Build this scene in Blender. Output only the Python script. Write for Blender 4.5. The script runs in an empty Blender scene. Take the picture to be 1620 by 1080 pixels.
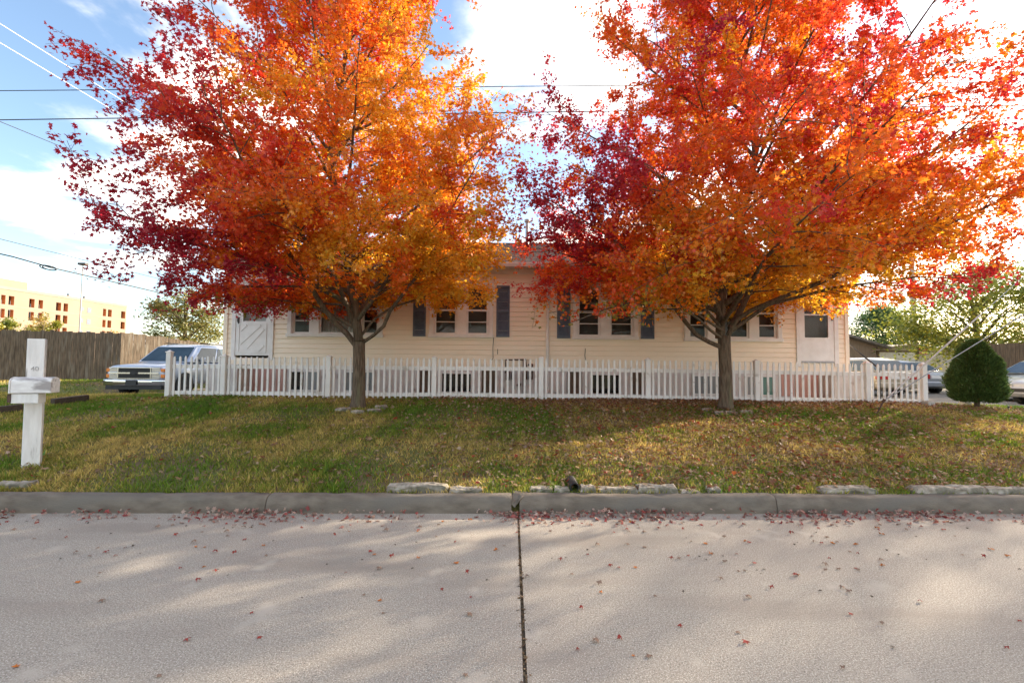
import bpy, math, random
import numpy as np
from mathutils import Matrix, Vector
random.seed(7)
C = bpy.context.scene.collection
SC = bpy.context.scene
R = math.radians

# ------------------------------------------------------------------ camera
F = 750.0                                   # focal length in pixels of the 1620 px wide photo
CAM = (0.0, 0.0, 1.6)
PITCH, ROLL = R(2.83), R(0.5)
cam_d = bpy.data.cameras.new('camera'); cam_d.sensor_width = 36; cam_d.lens = F/1620*36
cam_d.clip_end = 3000; cam_d.clip_start = 0.05
cam = bpy.data.objects.new('camera', cam_d); C.objects.link(cam)
MR = Matrix.Rotation(R(90)+PITCH, 3, 'X') @ Matrix.Rotation(ROLL, 3, 'Z')
cam.matrix_world = Matrix.Translation(CAM) @ MR.to_4x4()
SC.camera = cam

# ------------------------------------------------------------------ light
SUN_AZ, SUN_EL = R(57), R(17.5)               # azimuth to the right of +Y
SUN_DIR = Vector((math.sin(SUN_AZ)*math.cos(SUN_EL), math.cos(SUN_AZ)*math.cos(SUN_EL), math.sin(SUN_EL)))
sd = bpy.data.lights.new('sun', 'SUN'); sd.energy = 3.4; sd.angle = R(0.55); sd.color = (1.0, 0.85, 0.66)
so = bpy.data.objects.new('sun', sd); C.objects.link(so)
so.rotation_euler = SUN_DIR.to_track_quat('Z', 'Y').to_euler()
SC.view_settings.view_transform = 'Standard'; SC.view_settings.look = 'None'
SC.view_settings.exposure = 2.25; SC.view_settings.gamma = 1.0
SC.cycles.max_bounces = 12; SC.cycles.diffuse_bounces = 9; SC.cycles.glossy_bounces = 3
SC.cycles.transmission_bounces = 6; SC.cycles.transparent_max_bounces = 8
SC.cycles.caustics_reflective = False; SC.cycles.caustics_refractive = False

world = bpy.data.worlds.new('World'); SC.world = world; world.use_nodes = True
wt = world.node_tree; wt.nodes.clear()
def wn(t, **k):
    n = wt.nodes.new(t)
    for a, b in k.items(): setattr(n, a, b)
    return n
def wl(a, b): wt.links.new(a, b)
def wmath(op, a, b=None, clamp=False):
    n = wn('ShaderNodeMath', operation=op, use_clamp=clamp)
    for i, v in enumerate((a, b)):
        if v is None: continue
        if isinstance(v, (int, float)): n.inputs[i].default_value = v
        else: wl(v, n.inputs[i])
    return n.outputs[0]
sky = wn('ShaderNodeTexSky', sky_type='NISHITA', sun_disc=False, sun_elevation=SUN_EL, sun_rotation=SUN_AZ,
         altitude=300, air_density=1.0, dust_density=1.2, ozone_density=1.2)
tc = wn('ShaderNodeTexCoord'); sep = wn('ShaderNodeSeparateXYZ'); wl(tc.outputs['Generated'], sep.inputs[0])
zz = wmath('ADD', wmath('MAXIMUM', sep.outputs[2], 0.0), 0.16)
cmb = wn('ShaderNodeCombineXYZ')
wl(wmath('DIVIDE', sep.outputs[0], zz), cmb.inputs[0]); wl(wmath('DIVIDE', sep.outputs[1], zz), cmb.inputs[1])
nz = wn('ShaderNodeTexNoise'); nz.inputs['Scale'].default_value = 1.35; nz.inputs['Detail'].default_value = 9
nz.inputs['Roughness'].default_value = 0.56; nz.inputs['Distortion'].default_value = 0.25
mpw = wn('ShaderNodeMapping'); mpw.inputs['Location'].default_value = (3.4, 1.7, 0); wl(cmb.outputs[0], mpw.inputs[0])
wl(mpw.outputs[0], nz.inputs['Vector'])
dt = wn('ShaderNodeVectorMath', operation='DOT_PRODUCT'); wl(tc.outputs['Generated'], dt.inputs[0]); dt.inputs[1].default_value = SUN_DIR
dotc = wmath('MAXIMUM', dt.outputs['Value'], 0.0)
cov = wmath('ADD', nz.outputs['Fac'], wmath('MULTIPLY', wmath('POWER', dotc, 4.0), 0.075))
mr = wn('ShaderNodeMapRange', interpolation_type='SMOOTHSTEP'); wl(cov, mr.inputs[0])
mr.inputs[1].default_value = 0.475; mr.inputs[2].default_value = 0.64
glow = wmath('POWER', dotc, 6.0)
cst = wmath('ADD', wmath('MULTIPLY', glow, 1.6), 7.2)          # cloud radiance before the 0.1 strength
n2 = wn('ShaderNodeTexNoise'); n2.inputs['Scale'].default_value = 2.6; n2.inputs['Detail'].default_value = 6; wl(mpw.outputs[0], n2.inputs['Vector'])
cst = wmath('MULTIPLY', cst, wmath('ADD', wmath('MULTIPLY', n2.outputs['Fac'], 2.6), -0.3))
cc = wn('ShaderNodeCombineXYZ'); wl(cst, cc.inputs[0]); wl(wmath('MULTIPLY', cst, 0.925), cc.inputs[1]); wl(wmath('MULTIPLY', cst, 0.825), cc.inputs[2])
mx = wn('ShaderNodeMix', data_type='RGBA'); wl(mr.outputs[0], mx.inputs[0]); wl(sky.outputs[0], mx.inputs[6]); wl(cc.outputs[0], mx.inputs[7])
bg = wn('ShaderNodeBackground'); bg.inputs[1].default_value = 0.082; wl(mx.outputs[2], bg.inputs[0])
ow = wn('ShaderNodeOutputWorld'); wl(bg.outputs[0], ow.inputs[0])

# ------------------------------------------------------------------ helpers: placing
def ray(px, py):
    return MR @ Vector(((px-810)/F, -(py-540)/F, -1))
def P(px, py, D):
    d = ray(px, py); t = D/d.y
    return Vector((d.x*t, D, CAM[2]+d.z*t))
def sm(a, b, x):
    t = np.clip((np.asarray(x, float)-a)/(b-a), 0, 1); return t*t*(3-2*t)
def yk(x): return 5.2+0.025*np.clip(x, -9, 9)           # street face of the kerb
def zt(x, y):
    x = np.asarray(x, float); y = np.asarray(y, float)
    y0 = yk(x)+0.2
    z = 0.15+0.64*np.clip((y-y0)/(10.9-y0), 0, 1)**0.93
    z = z-0.12*sm(9.0, 11.5, x)*sm(7, 11, y)-0.12*sm(11.5, 14.5, y)*sm(9.2, 10.5, x)
    z = z+0.10*sm(15, 19, y)*sm(-9, -14, x)
    z = z-0.42*sm(11.3, 14.2, y)*(1-sm(22, 26, y))*sm(-15.6, -13.2, x)*(1-sm(-10.2, -8.6, x))
    z = z+0.022*np.sin(x*1.7+y*.9)*np.sin(y*1.3-x*.4)*np.clip((y-y0)*2, 0, 1)
    return z
def zf(x, y): return float(zt(x, y))
def G(px, py):
    d = ray(px, py); t = 2.0/d.y
    while t < 200:
        x, y, z = d.x*t, d.y*t, CAM[2]+d.z*t
        if y > float(yk(x))+.2 and z <= zf(x, y): break
        t += 0.02
    return Vector((x, y, zf(x, y)))

# ------------------------------------------------------------------ helpers: objects
def tag(o, label=None, cat=None, group=None, kind=None):
    if label: o['label'] = label
    if cat: o['category'] = cat
    if group: o['group'] = group
    if kind: o['kind'] = kind
    return o
def empty(name, loc, label=None, cat=None, group=None, rz=0):
    o = bpy.data.objects.new(name, None); C.objects.link(o); o.location = loc; o.rotation_euler = (0, 0, rz)
    o.empty_display_size = .2
    return tag(o, label, cat, group)
def origin_of(parent):
    v = Vector((0, 0, 0))
    while parent is not None: v += parent.location; parent = parent.parent
    return v
class MB:
    def __init__(s): s.v = []; s.f = []
    def face(s, pts):
        n = len(s.v); s.v += [tuple(p) for p in pts]; s.f.append(tuple(range(n, n+len(pts)))); return s
    def box(s, a, b):
        x0, y0, z0 = a; x1, y1, z1 = b; n = len(s.v)
        s.v += [(x0,y0,z0),(x1,y0,z0),(x1,y1,z0),(x0,y1,z0),(x0,y0,z1),(x1,y0,z1),(x1,y1,z1),(x0,y1,z1)]
        s.f += [tuple(n+i for i in q) for q in ((0,3,2,1),(4,5,6,7),(0,1,5,4),(1,2,6,5),(2,3,7,6),(3,0,4,7))]
        return s
    def bar(s, p, q, w, h=None, up=(0, 0, 1)):
        p, q = Vector(p), Vector(q); h = h or w; t = (q-p).normalized(); u = Vector(up)
        if abs(t.dot(u)) > .98: u = Vector((0, 1, 0))
        a = t.cross(u).normalized()*w/2; b = a.cross(t).normalized()*h/2; n = len(s.v)
        for e in (p, q): s.v += [tuple(e-a-b), tuple(e+a-b), tuple(e+a+b), tuple(e-a+b)]
        s.f += [tuple(n+i for i in k) for k in ((0,1,2,3),(7,6,5,4),(0,4,5,1),(1,5,6,2),(2,6,7,3),(3,7,4,0))]
        return s
    def tube(s, pts, rad, k=6, caps=True):
        pts = [Vector(p) for p in pts]; m = len(pts)
        if isinstance(rad, (int, float)): rad = [rad]*m
        n = len(s.v); ref = None
        for i in range(m):
            t = (pts[min(i+1, m-1)]-pts[max(i-1, 0)])
            t = t.normalized() if t.length > 1e-9 else Vector((0, 0, 1))
            if ref is None:
                ref = Vector((1, 0, 0)) if abs(t.x) < .8 else Vector((0, 1, 0))
            a = (ref-t*ref.dot(t)).normalized(); b = t.cross(a); ref = a
            for j in range(k):
                an = 2*math.pi*j/k
                s.v.append(tuple(pts[i]+(a*math.cos(an)+b*math.sin(an))*rad[i]))
        for i in range(m-1):
            for j in range(k):
                s.f.append((n+i*k+j, n+i*k+(j+1) % k, n+(i+1)*k+(j+1) % k, n+(i+1)*k+j))
        if caps:
            s.f.append(tuple(n+j for j in range(k))[::-1]); s.f.append(tuple(n+(m-1)*k+j for j in range(k)))
        return s
    def prism(s, poly, off):
        n = len(s.v); m = len(poly); off = Vector(off)
        s.v += [tuple(p) for p in poly]+[tuple(Vector(p)+off) for p in poly]
        s.f.append(tuple(range(n, n+m))[::-1]); s.f.append(tuple(range(n+m, n+2*m)))
        s.f += [(n+i, n+(i+1) % m, n+m+(i+1) % m, n+m+i) for i in range(m)]
        return s
    def loft(s, rings, closed=True, caps=True):
        k = len(rings[0]); n = len(s.v)
        for r in rings: s.v += [tuple(p) for p in r]
        for i in range(len(rings)-1):
            for j in range(k if closed else k-1):
                s.f.append((n+i*k+j, n+i*k+(j+1) % k, n+(i+1)*k+(j+1) % k, n+(i+1)*k+j))
        if caps:
            s.f.append(tuple(range(n, n+k))[::-1]); s.f.append(tuple(n+(len(rings)-1)*k+j for j in range(k)))
        return s
    def build(s, name, m, parent=None, smooth=False, origin=None, bevel=0, seg=2):
        me = bpy.data.meshes.new(name)
        o0 = origin_of(parent) if parent is not None else Vector(origin or (0, 0, 0))
        me.from_pydata([tuple(Vector(p)-o0) for p in s.v], [], s.f); me.update()
        me.materials.append(m)
        if smooth: me.polygons.foreach_set('use_smooth', [True]*len(me.polygons))
        o = bpy.data.objects.new(name, me); C.objects.link(o)
        if parent is not None: o.parent = parent
        else: o.location = o0
        if bevel:
            b = o.modifiers.new('edge', 'BEVEL'); b.width = bevel; b.segments = seg; b.limit_method = 'ANGLE'; b.angle_limit = R(35)
        return o
def np_mesh(name, verts, faces_flat, nper, m, parent=None, origin=(0, 0, 0), col=None, smooth=False):
    """big mesh from arrays; every face has nper corners"""
    me = bpy.data.meshes.new(name); nf = len(faces_flat)//nper
    o0 = np.array(origin_of(parent) if parent is not None else origin, float)
    me.vertices.add(len(verts)); me.vertices.foreach_set('co', (verts-o0).astype(np.float32).ravel())
    me.loops.add(len(faces_flat)); me.loops.foreach_set('vertex_index', np.asarray(faces_flat, np.int32))
    me.polygons.add(nf); me.polygons.foreach_set('loop_start', np.arange(0, nf*nper, nper, dtype=np.int32))
    me.polygons.foreach_set('loop_total', np.full(nf, nper, np.int32))
    if smooth: me.polygons.foreach_set('use_smooth', np.ones(nf, bool))
    me.update(calc_edges=True); me.validate()
    if col is not None:
        a = me.color_attributes.new('tint', 'FLOAT_COLOR', 'POINT')
        a.data.foreach_set('color', np.concatenate([col, np.ones((len(col), 1))], 1).astype(np.float32).ravel())
    me.materials.append(m)
    o = bpy.data.objects.new(name, me); C.objects.link(o)
    if parent is not None: o.parent = parent
    else: o.location = o0
    return o

# ------------------------------------------------------------------ helpers: materials
def M(name, c1, c2=None, scale=4, rough=.8, bump=0, bscale=40, metal=0, detail=6, stretch=(1, 1, 1), lo=.35, hi=.65, spec=.4, coat=0, c3=None, s3=.7, t3=(.58, .68)):
    m = bpy.data.materials.new(name); m.use_nodes = True; nt = m.node_tree; b = nt.nodes['Principled BSDF']
    b.inputs['Roughness'].default_value = rough; b.inputs['Metallic'].default_value = metal
    b.inputs['Specular IOR Level'].default_value = spec; b.inputs['Coat Weight'].default_value = coat
    c2 = c2 or tuple(x*.86 for x in c1)
    g = nt.nodes.new('ShaderNodeTexCoord'); mp = nt.nodes.new('ShaderNodeMapping'); mp.inputs['Scale'].default_value = stretch
    nt.links.new(g.outputs['Object'], mp.inputs[0])
    n = nt.nodes.new('ShaderNodeTexNoise'); n.inputs['Scale'].default_value = scale; n.inputs['Detail'].default_value = detail
    nt.links.new(mp.outputs[0], n.inputs['Vector'])
    r = nt.nodes.new('ShaderNodeMapRange'); r.inputs[1].default_value = lo; r.inputs[2].default_value = hi
    nt.links.new(n.outputs['Fac'], r.inputs[0])
    x = nt.nodes.new('ShaderNodeMix'); x.data_type = 'RGBA'; nt.links.new(r.outputs[0], x.inputs[0])
    x.inputs[6].default_value = (*c1, 1); x.inputs[7].default_value = (*c2, 1); out = x.outputs[2]
    if c3:
        n3 = nt.nodes.new('ShaderNodeTexNoise'); n3.inputs['Scale'].default_value = s3; n3.inputs['Detail'].default_value = 5
        nt.links.new(mp.outputs[0], n3.inputs['Vector'])
        r3 = nt.nodes.new('ShaderNodeMapRange'); r3.inputs[1].default_value = t3[0]; r3.inputs[2].default_value = t3[1]
        nt.links.new(n3.outputs['Fac'], r3.inputs[0])
        x3 = nt.nodes.new('ShaderNodeMix'); x3.data_type = 'RGBA'; nt.links.new(r3.outputs[0], x3.inputs[0])
        nt.links.new(out, x3.inputs[6]); x3.inputs[7].default_value = (*c3, 1); out = x3.outputs[2]
    nt.links.new(out, b.inputs['Base Color'])
    if bump:
        nb = nt.nodes.new('ShaderNodeTexNoise'); nb.inputs['Scale'].default_value = bscale; nb.inputs['Detail'].default_value = 5
        nt.links.new(mp.outputs[0], nb.inputs['Vector'])
        bp = nt.nodes.new('ShaderNodeBump'); bp.inputs['Strength'].default_value = bump; bp.inputs['Distance'].default_value = .02
        nt.links.new(nb.outputs['Fac'], bp.inputs['Height']); nt.links.new(bp.outputs[0], b.inputs['Normal'])
    return m
def M_leaf(name, trans=.5, gloss=.05):
    m = bpy.data.materials.new(name); m.use_nodes = True; nt = m.node_tree; nt.nodes.clear()
    a = nt.nodes.new('ShaderNodeAttribute'); a.attribute_name = 'tint'
    d = nt.nodes.new('ShaderNodeBsdfDiffuse'); t = nt.nodes.new('ShaderNodeBsdfTranslucent'); gl = nt.nodes.new('ShaderNodeBsdfGlossy')
    gl.inputs['Roughness'].default_value = .45
    nt.links.new(a.outputs['Color'], d.inputs[0]); nt.links.new(a.outputs['Color'], t.inputs[0])
    x = nt.nodes.new('ShaderNodeMixShader'); x.inputs[0].default_value = trans; nt.links.new(d.outputs[0], x.inputs[1]); nt.links.new(t.outputs[0], x.inputs[2])
    y = nt.nodes.new('ShaderNodeMixShader'); y.inputs[0].default_value = gloss; nt.links.new(x.outputs[0], y.inputs[1]); nt.links.new(gl.outputs[0], y.inputs[2])
    o = nt.nodes.new('ShaderNodeOutputMaterial'); nt.links.new(y.outputs[0], o.inputs[0]); return m
def M_glass(name, tint=(.75, .78, .78)):
    m = bpy.data.materials.new(name); m.use_nodes = True; nt = m.node_tree; nt.nodes.clear()
    t = nt.nodes.new('ShaderNodeBsdfTransparent'); t.inputs[0].default_value = (*tint, 1)
    gl = nt.nodes.new('ShaderNodeBsdfGlossy'); gl.inputs['Roughness'].default_value = .03
    n = nt.nodes.new('ShaderNodeTexNoise'); n.inputs['Scale'].default_value = 2.5
    bp = nt.nodes.new('ShaderNodeBump'); bp.inputs['Strength'].default_value = .05; bp.inputs['Distance'].default_value = .02
    nt.links.new(n.outputs['Fac'], bp.inputs['Height']); nt.links.new(bp.outputs[0], gl.inputs['Normal'])
    fr = nt.nodes.new('ShaderNodeFresnel'); fr.inputs[0].default_value = 1.33
    x = nt.nodes.new('ShaderNodeMixShader'); nt.links.new(fr.outputs[0], x.inputs[0]); nt.links.new(t.outputs[0], x.inputs[1]); nt.links.new(gl.outputs[0], x.inputs[2])
    o = nt.nodes.new('ShaderNodeOutputMaterial'); nt.links.new(x.outputs[0], o.inputs[0]); return m

m_road = M('concrete_road', (.41, .365, .305), (.30, .262, .214), scale=80, rough=.9, bump=.35, bscale=170, lo=.38, hi=.62, c3=(.34, .29, .24), s3=.55, t3=(.45, .7))
def road_detail(m):
    nt = m.node_tree; b = nt.nodes['Principled BSDF']; src = b.inputs['Base Color'].links[0].from_socket
    tc_ = nt.nodes.new('ShaderNodeTexCoord')
    def mixin(fac, col, s_in):
        x = nt.nodes.new('ShaderNodeMix'); x.data_type = 'RGBA'; nt.links.new(fac, x.inputs[0]); nt.links.new(s_in, x.inputs[6]); x.inputs[7].default_value = (*col, 1); return x.outputs[2]
    def nrange(t, scale, lo, hi, det=4, key='Fac', st=(1, 1, 1)):
        mp_ = nt.nodes.new('ShaderNodeMapping'); mp_.inputs['Scale'].default_value = st; nt.links.new(tc_.outputs['Object'], mp_.inputs[0])
        n = nt.nodes.new(t); n.inputs['Scale'].default_value = scale
        if t == 'ShaderNodeTexNoise': n.inputs['Detail'].default_value = det
        nt.links.new(mp_.outputs[0], n.inputs['Vector']); q = nt.nodes.new('ShaderNodeMapRange'); q.inputs[1].default_value = lo; q.inputs[2].default_value = hi
        nt.links.new(n.outputs[key], q.inputs[0]); return q.outputs[0]
    src = mixin(nrange('ShaderNodeTexNoise', 130, .55, .66, 2), (.66, .61, .53), src)         # pale aggregate
    src = mixin(nrange('ShaderNodeTexNoise', 105, .58, .68, 2), (.16, .14, .115), src)         # dark aggregate
    src = mixin(nrange('ShaderNodeTexVoronoi', 5.5, .035, .012, key='Distance'), (.12, .10, .085), src)   # pits and gum spots
    src = mixin(nrange('ShaderNodeTexNoise', 1.1, .52, .78, 6, st=(.35, 1.6, 1)), (.27, .23, .19), src)   # worn wheel tracks along the street
    src = mixin(nrange('ShaderNodeTexNoise', 2.7, .60, .72, 8), (.46, .41, .345), src)        # bleached blotches
    nt.links.new(src, b.inputs['Base Color'])
road_detail(m_road)
m_joint = M('joint_dirt', (.06, .048, .035), (.16, .125, .08), scale=22, rough=1, bump=.6, bscale=60)
m_kerb = M('concrete_kerb', (.205, .17, .132), (.13, .105, .08), scale=9, rough=.92, bump=.4, bscale=70, c3=(.16, .14, .115), s3=2.2, t3=(.5, .68), stretch=(.6, 1, 1.6))
m_soil = M('lawn_soil', (.13, .095, .05), (.19, .135, .075), scale=7, rough=1, bump=.8, bscale=30, c3=(.13, .145, .04), s3=.9, t3=(.45, .6))
m_drive = M('gravel_drive', (.26, .235, .20), (.17, .15, .125), scale=45, rough=1, bump=.6, bscale=80)
m_stone = M('limestone', (.46, .405, .33), (.20, .165, .125), scale=13, rough=.95, bump=.7, bscale=25, c3=(.15, .14, .10), s3=4, t3=(.52, .66))
m_siding = M('cream_siding', (.90, .79, .635), (.87, .755, .60), scale=1.6, rough=.62, bump=.08, bscale=30, stretch=(.5, 1, 2))
m_white = M('white_paint', (.78, .765, .74), (.70, .68, .65), scale=5, rough=.55, bump=.06, bscale=30)
m_vinyl = M('white_vinyl_fence', (.82, .795, .765), (.72, .685, .64), scale=2.2, rough=.45, c3=(.52, .47, .41), s3=5, t3=(.60, .72))
m_oldwhite = M('weathered_white_paint', (.84, .825, .80), (.72, .70, .67), scale=6, rough=.75, bump=.3, bscale=24, stretch=(3, 3, .5), c3=(.34, .31, .28), s3=3.5, t3=(.62, .70))
m_oldbox = M('peeling_white_mailbox', (.84, .825, .80), (.70, .67, .65), scale=7, rough=.7, bump=.2, bscale=20, stretch=(.5, 3, 3), c3=(.36, .33, .32), s3=2.2, t3=(.56, .64))
m_found = M('white_painted_block', (.70, .655, .63), (.60, .55, .525), scale=3, rough=.8, bump=.3, bscale=25, c3=(.40, .33, .30), s3=3, t3=(.64, .72))
m_pink = M('faded_pink_paint', (.58, .34, .29), (.50, .28, .235), scale=3, rough=.8, bump=.25, bscale=25)
m_shutter = M('slate_blue_shutter', (.115, .145, .195), (.085, .11, .155), scale=6, rough=.6)
m_brownslat = M('brown_louver', (.17, .12, .085), (.12, .085, .06), scale=10, rough=.75)
m_roof = M('asphalt_shingle', (.20, .18, .155), (.115, .105, .095), scale=9, rough=.95, bump=.5, bscale=40, stretch=(1, 1, 2.5), c3=(.27, .24, .20), s3=5)
m_dark = M('dark_metal', (.03, .028, .027), (.05, .042, .038), scale=8, rough=.55)
m_rust = M('rusty_pipe', (.075, .045, .035), (.12, .07, .05), scale=14, rough=.8)
m_glass = M_glass('window_glass')
m_dglass = M('dark_glass', (.012, .013, .015), (.02, .02, .022), scale=3, rough=.06, spec=.6)
m_paleglass = M('pale_curtained_glass', (.30, .33, .35), (.22, .245, .26), scale=6, rough=.12, stretch=(4, 1, .3), spec=.6)
m_greenglass = M('green_curtained_glass', (.09, .24, .22), (.07, .19, .18), scale=6, rough=.12, stretch=(4, 1, .3), spec=.6)
m_curtain = M('white_curtain', (.72, .68, .64), (.62, .58, .55), scale=3, rough=.9)
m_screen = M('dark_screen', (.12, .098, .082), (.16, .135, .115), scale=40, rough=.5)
m_bark = M('maple_bark', (.075, .052, .034), (.17, .125, .085), scale=12, rough=.95, bump=1.0, bscale=15, stretch=(2.6, 2.6, .4), c3=(.13, .125, .07), s3=1.5, t3=(.56, .72))
m_leaf = M_leaf('maple_leaf', .60, .04)
m_litter = M_leaf('fallen_leaf', .25, .03)
m_blade = M_leaf('grass_blade', .35, .02)
m_green = M_leaf('green_leaf', .42, .05)
m_needle = M_leaf('juniper_needle', .2, .04)
m_wood = M('grey_fence_board', (.19, .145, .10), (.095, .072, .05), scale=7, rough=.95, bump=.4, bscale=14, stretch=(4, 4, .4), c3=(.23, .20, .155), s3=2.5, t3=(.55, .7))
m_woodb = M('brown_fence_board', (.17, .115, .07), (.10, .07, .045), scale=7, rough=.95, bump=.4, bscale=14, stretch=(4, 4, .4))
m_tie = M('dark_timber', (.05, .036, .026), (.085, .06, .042), scale=8, rough=.95, bump=.5, bscale=12, stretch=(.4, 4, 4))
m_hosp = M('tan_concrete_block', (.27, .20, .15), (.25, .183, .135), scale=.25, rough=.85)
m_hband = M('pale_concrete_band', (.30, .235, .185), (.275, .212, .165), scale=.3, rough=.85)
m_hrev = M('brown_window_surround', (.55, .24, .10), (.50, .21, .085), scale=1, rough=.85)
m_pole = M('weathered_pole_wood', (.52, .43, .34), (.42, .34, .26), scale=8, rough=.95, bump=.4, bscale=20, stretch=(3, 3, .3))
m_wire = M('black_cable', (.02, .02, .021), (.03, .03, .03), scale=5, rough=.6)
m_wireg = M('bare_aluminium_wire', (.75, .75, .76), (.68, .68, .69), scale=5, rough=.5)
m_steel = M('galvanised_steel', (.36, .36, .36), (.28, .28, .28), scale=20, rough=.5, metal=.5)
m_guard = M('pale_plastic_guard', (.50, .47, .43), (.42, .40, .36), scale=5, rough=.5)
m_silver = M('silver_blue_paint', (.42, .48, .60), (.39, .45, .57), scale=2, rough=.28, metal=.35, coat=.6)
m_suvwhite = M('white_car_paint', (.45, .45, .45), (.42, .42, .42), scale=2, rough=.3, coat=.5)
m_champ = M('champagne_paint', (.40, .35, .26), (.37, .32, .235), scale=2, rough=.3, metal=.3, coat=.6)
m_silv2 = M('silver_car_paint', (.33, .34, .36), (.30, .31, .33), scale=2, rough=.3, metal=.35, coat=.6)
m_grey = M('grey_green_car_paint', (.32, .335, .31), (.29, .305, .28), scale=2, rough=.3, metal=.35, coat=.6)
m_carglass = M('car_glass', (.03, .05, .07), (.05, .08, .105), scale=1.5, rough=.12, spec=.35)
m_chrome = M('chrome', (.62, .63, .66), (.56, .57, .60), scale=4, rough=.16, metal=1)
m_rubber = M('tyre_rubber', (.018, .018, .018), (.026, .025, .024), scale=20, rough=.85)
m_plastic = M('black_plastic', (.02, .02, .022), (.028, .028, .03), scale=9, rough=.5)
m_lens = M('headlamp_lens', (.60, .56, .47), (.50, .47, .40), scale=14, rough=.15, spec=.8, stretch=(6, 1, 1))
m_amber = M('amber_lens', (.75, .22, .02), (.68, .19, .02), scale=12, rough=.2, spec=.7)
m_red = M('red_lens', (.42, .015, .012), (.36, .012, .01), scale=12, rough=.2, spec=.7)
m_signred = M('red_sign_paint', (.50, .05, .03), (.46, .045, .028), scale=6, rough=.5)
m_conc = M('pale_concrete', (.46, .43, .38), (.37, .345, .30), scale=14, rough=.9, bump=.3, bscale=50)
m_cream = M('cream_garage_paint', (.60, .56, .47), (.55, .51, .43), scale=2, rough=.8)
m_tan = M('brown_board_wall', (.25, .19, .13), (.19, .145, .10), scale=5, rough=.9, stretch=(4, 4, .4))
m_blackmark = M('faded_black_paint', (.22, .21, .20), (.62, .60, .58), scale=45, rough=.8)

def text_mesh(name, body, size, m, parent, loc, rot, ext=.002):
    cv = bpy.data.curves.new(name, 'FONT'); cv.body = body; cv.size = size; cv.align_x = 'CENTER'; cv.extrude = ext
    t = bpy.data.objects.new(name, cv); C.objects.link(t); bpy.context.view_layer.update()
    me = bpy.data.meshes.new_from_object(t.evaluated_get(bpy.context.evaluated_depsgraph_get())); bpy.data.objects.remove(t)
    me.materials.clear(); me.materials.append(m)
    o = bpy.data.objects.new(name, me); C.objects.link(o); o.parent = parent; o.location = loc; o.rotation_euler = rot; return o
# ------------------------------------------------------------------ ground
def sheet(name, xs, ys, zfun, m, kind='structure', warp=None):
    X, Y = np.meshgrid(np.array(xs, float), np.array(ys, float))
    if warp is not None: X, Y = warp(X, Y)
    Z = zfun(X, Y); nx, ny = X.shape[1], X.shape[0]
    V = np.stack([X.ravel(), Y.ravel(), Z.ravel()], 1)
    i = np.arange(nx-1)[None, :]+nx*np.arange(ny-1)[:, None]
    Q = np.stack([i, i+1, i+1+nx, i+nx], -1).reshape(-1)
    return tag(np_mesh(name, V, Q, 4, m, smooth=True), kind=kind)
xs = np.concatenate([[-900, -300, -120, -60, -35], np.arange(-24, 24.1, .25), [35, 60, 120, 300, 900]])
ys = np.concatenate([[-.002], np.arange(0, 7, .15), np.arange(7, 26, .4), [30, 40, 60, 100, 180, 350, 700, 1500]])
def warp(X, Y): return X, yk(X)+.195+Y
def zl(X, Y):
    return np.where(Y < yk(X)+.194, -.1, zt(X, Y))
sheet('lawn_ground', xs, ys, zl, m_soil, warp=warp)
gx = 0.083                                                    # the open joint between the two slabs
sheet('road', [-400, -60, -20, -9, gx-.011], [-7, 0, 3, 1], lambda X, Y: X*0, m_road, warp=lambda X, Y: (X, np.where(Y == 1, yk(X)-.003, Y)))
sheet('road', [gx+.011, 9, 20, 60, 400], [-7, 0, 3, 1], lambda X, Y: X*0, m_road, warp=lambda X, Y: (X, np.where(Y == 1, yk(X)-.003, Y)))
sheet('road_joint', [gx-.03, gx+.03], np.arange(-7, 5.3, .1), lambda X, Y: X*0-.011, m_joint)
sheet('far_verge', [-900, -100, 0, 100, 900], [-900, -100, -20, -7.01], lambda X, Y: X*0-.02, m_soil)

def kerb_piece(x0, x1, dz=0., dy=0.):
    prof = [(0, -.05), (.012, .06), (.03, .125), (.055, .155), (.09, .168), (.14, .172), (.19, .17), (.20, .155), (.2, -.05)]
    n = max(2, int((x1-x0)/(.1 if x1-x0 < 5 else .5))); rings = []; rk = random.Random(int(x0*100))
    for i in range(n+1):
        x = x0+(x1-x0)*i/n; w = .004*math.sin(x*3.1)
        rings.append([(x, float(yk(x))+p[0]+dy+w+rk.uniform(-.004, .004), p[1]+dz+.003*math.sin(x*2.3+1)+rk.uniform(-.003, .003)-(.012 if rk.random() < .03 else 0)) for p in prof][::-1])
    return tag(MB().loft(rings).build('kerb', m_kerb, origin=(x0, float(yk(x0)), 0), smooth=True, bevel=.006), kind='structure')
kj = [-400, -60, -20, -9.4, -5.9, -2.62, .013]
for a, b in zip(kj[:-1], kj[1:]): kerb_piece(a+.004, b-.004)
kj = [.093, 2.93, 6.3, 9.6, 20, 60, 400]
for i, (a, b) in enumerate(zip(kj[:-1], kj[1:])): kerb_piece(a+.004, b-.004, dz=.004 if i == 0 else 0)
st = MB().prism([(-.007, 5.23, .11), (.043, 5.215, .05), (.113, 5.22, .165), (.193, 5.33, .176), (.023, 5.36, .178)], (.0, .09, .006)).build('broken_kerb_piece', m_kerb, origin=(.1, 5.25, .05), bevel=.008)
tag(st, 'broken wedge of concrete wedged in the gap of the kerb', 'concrete chunk')

def patch(name, xs, ys, m, dz=.006):
    return sheet(name, xs, ys, lambda X, Y: zt(X, Y)+dz, m)
patch('driveway', np.arange(-13.3, -9.9, .3), np.arange(12.2, 26, .4), m_drive, .012)
patch('driveway', np.arange(10.4, 34, .5), np.arange(12.4, 34, .5), m_drive, .012)
patch('path', np.arange(9.5, 16.01, .25), np.arange(11.35, 11.95, .1), m_conc, .02)

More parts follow.
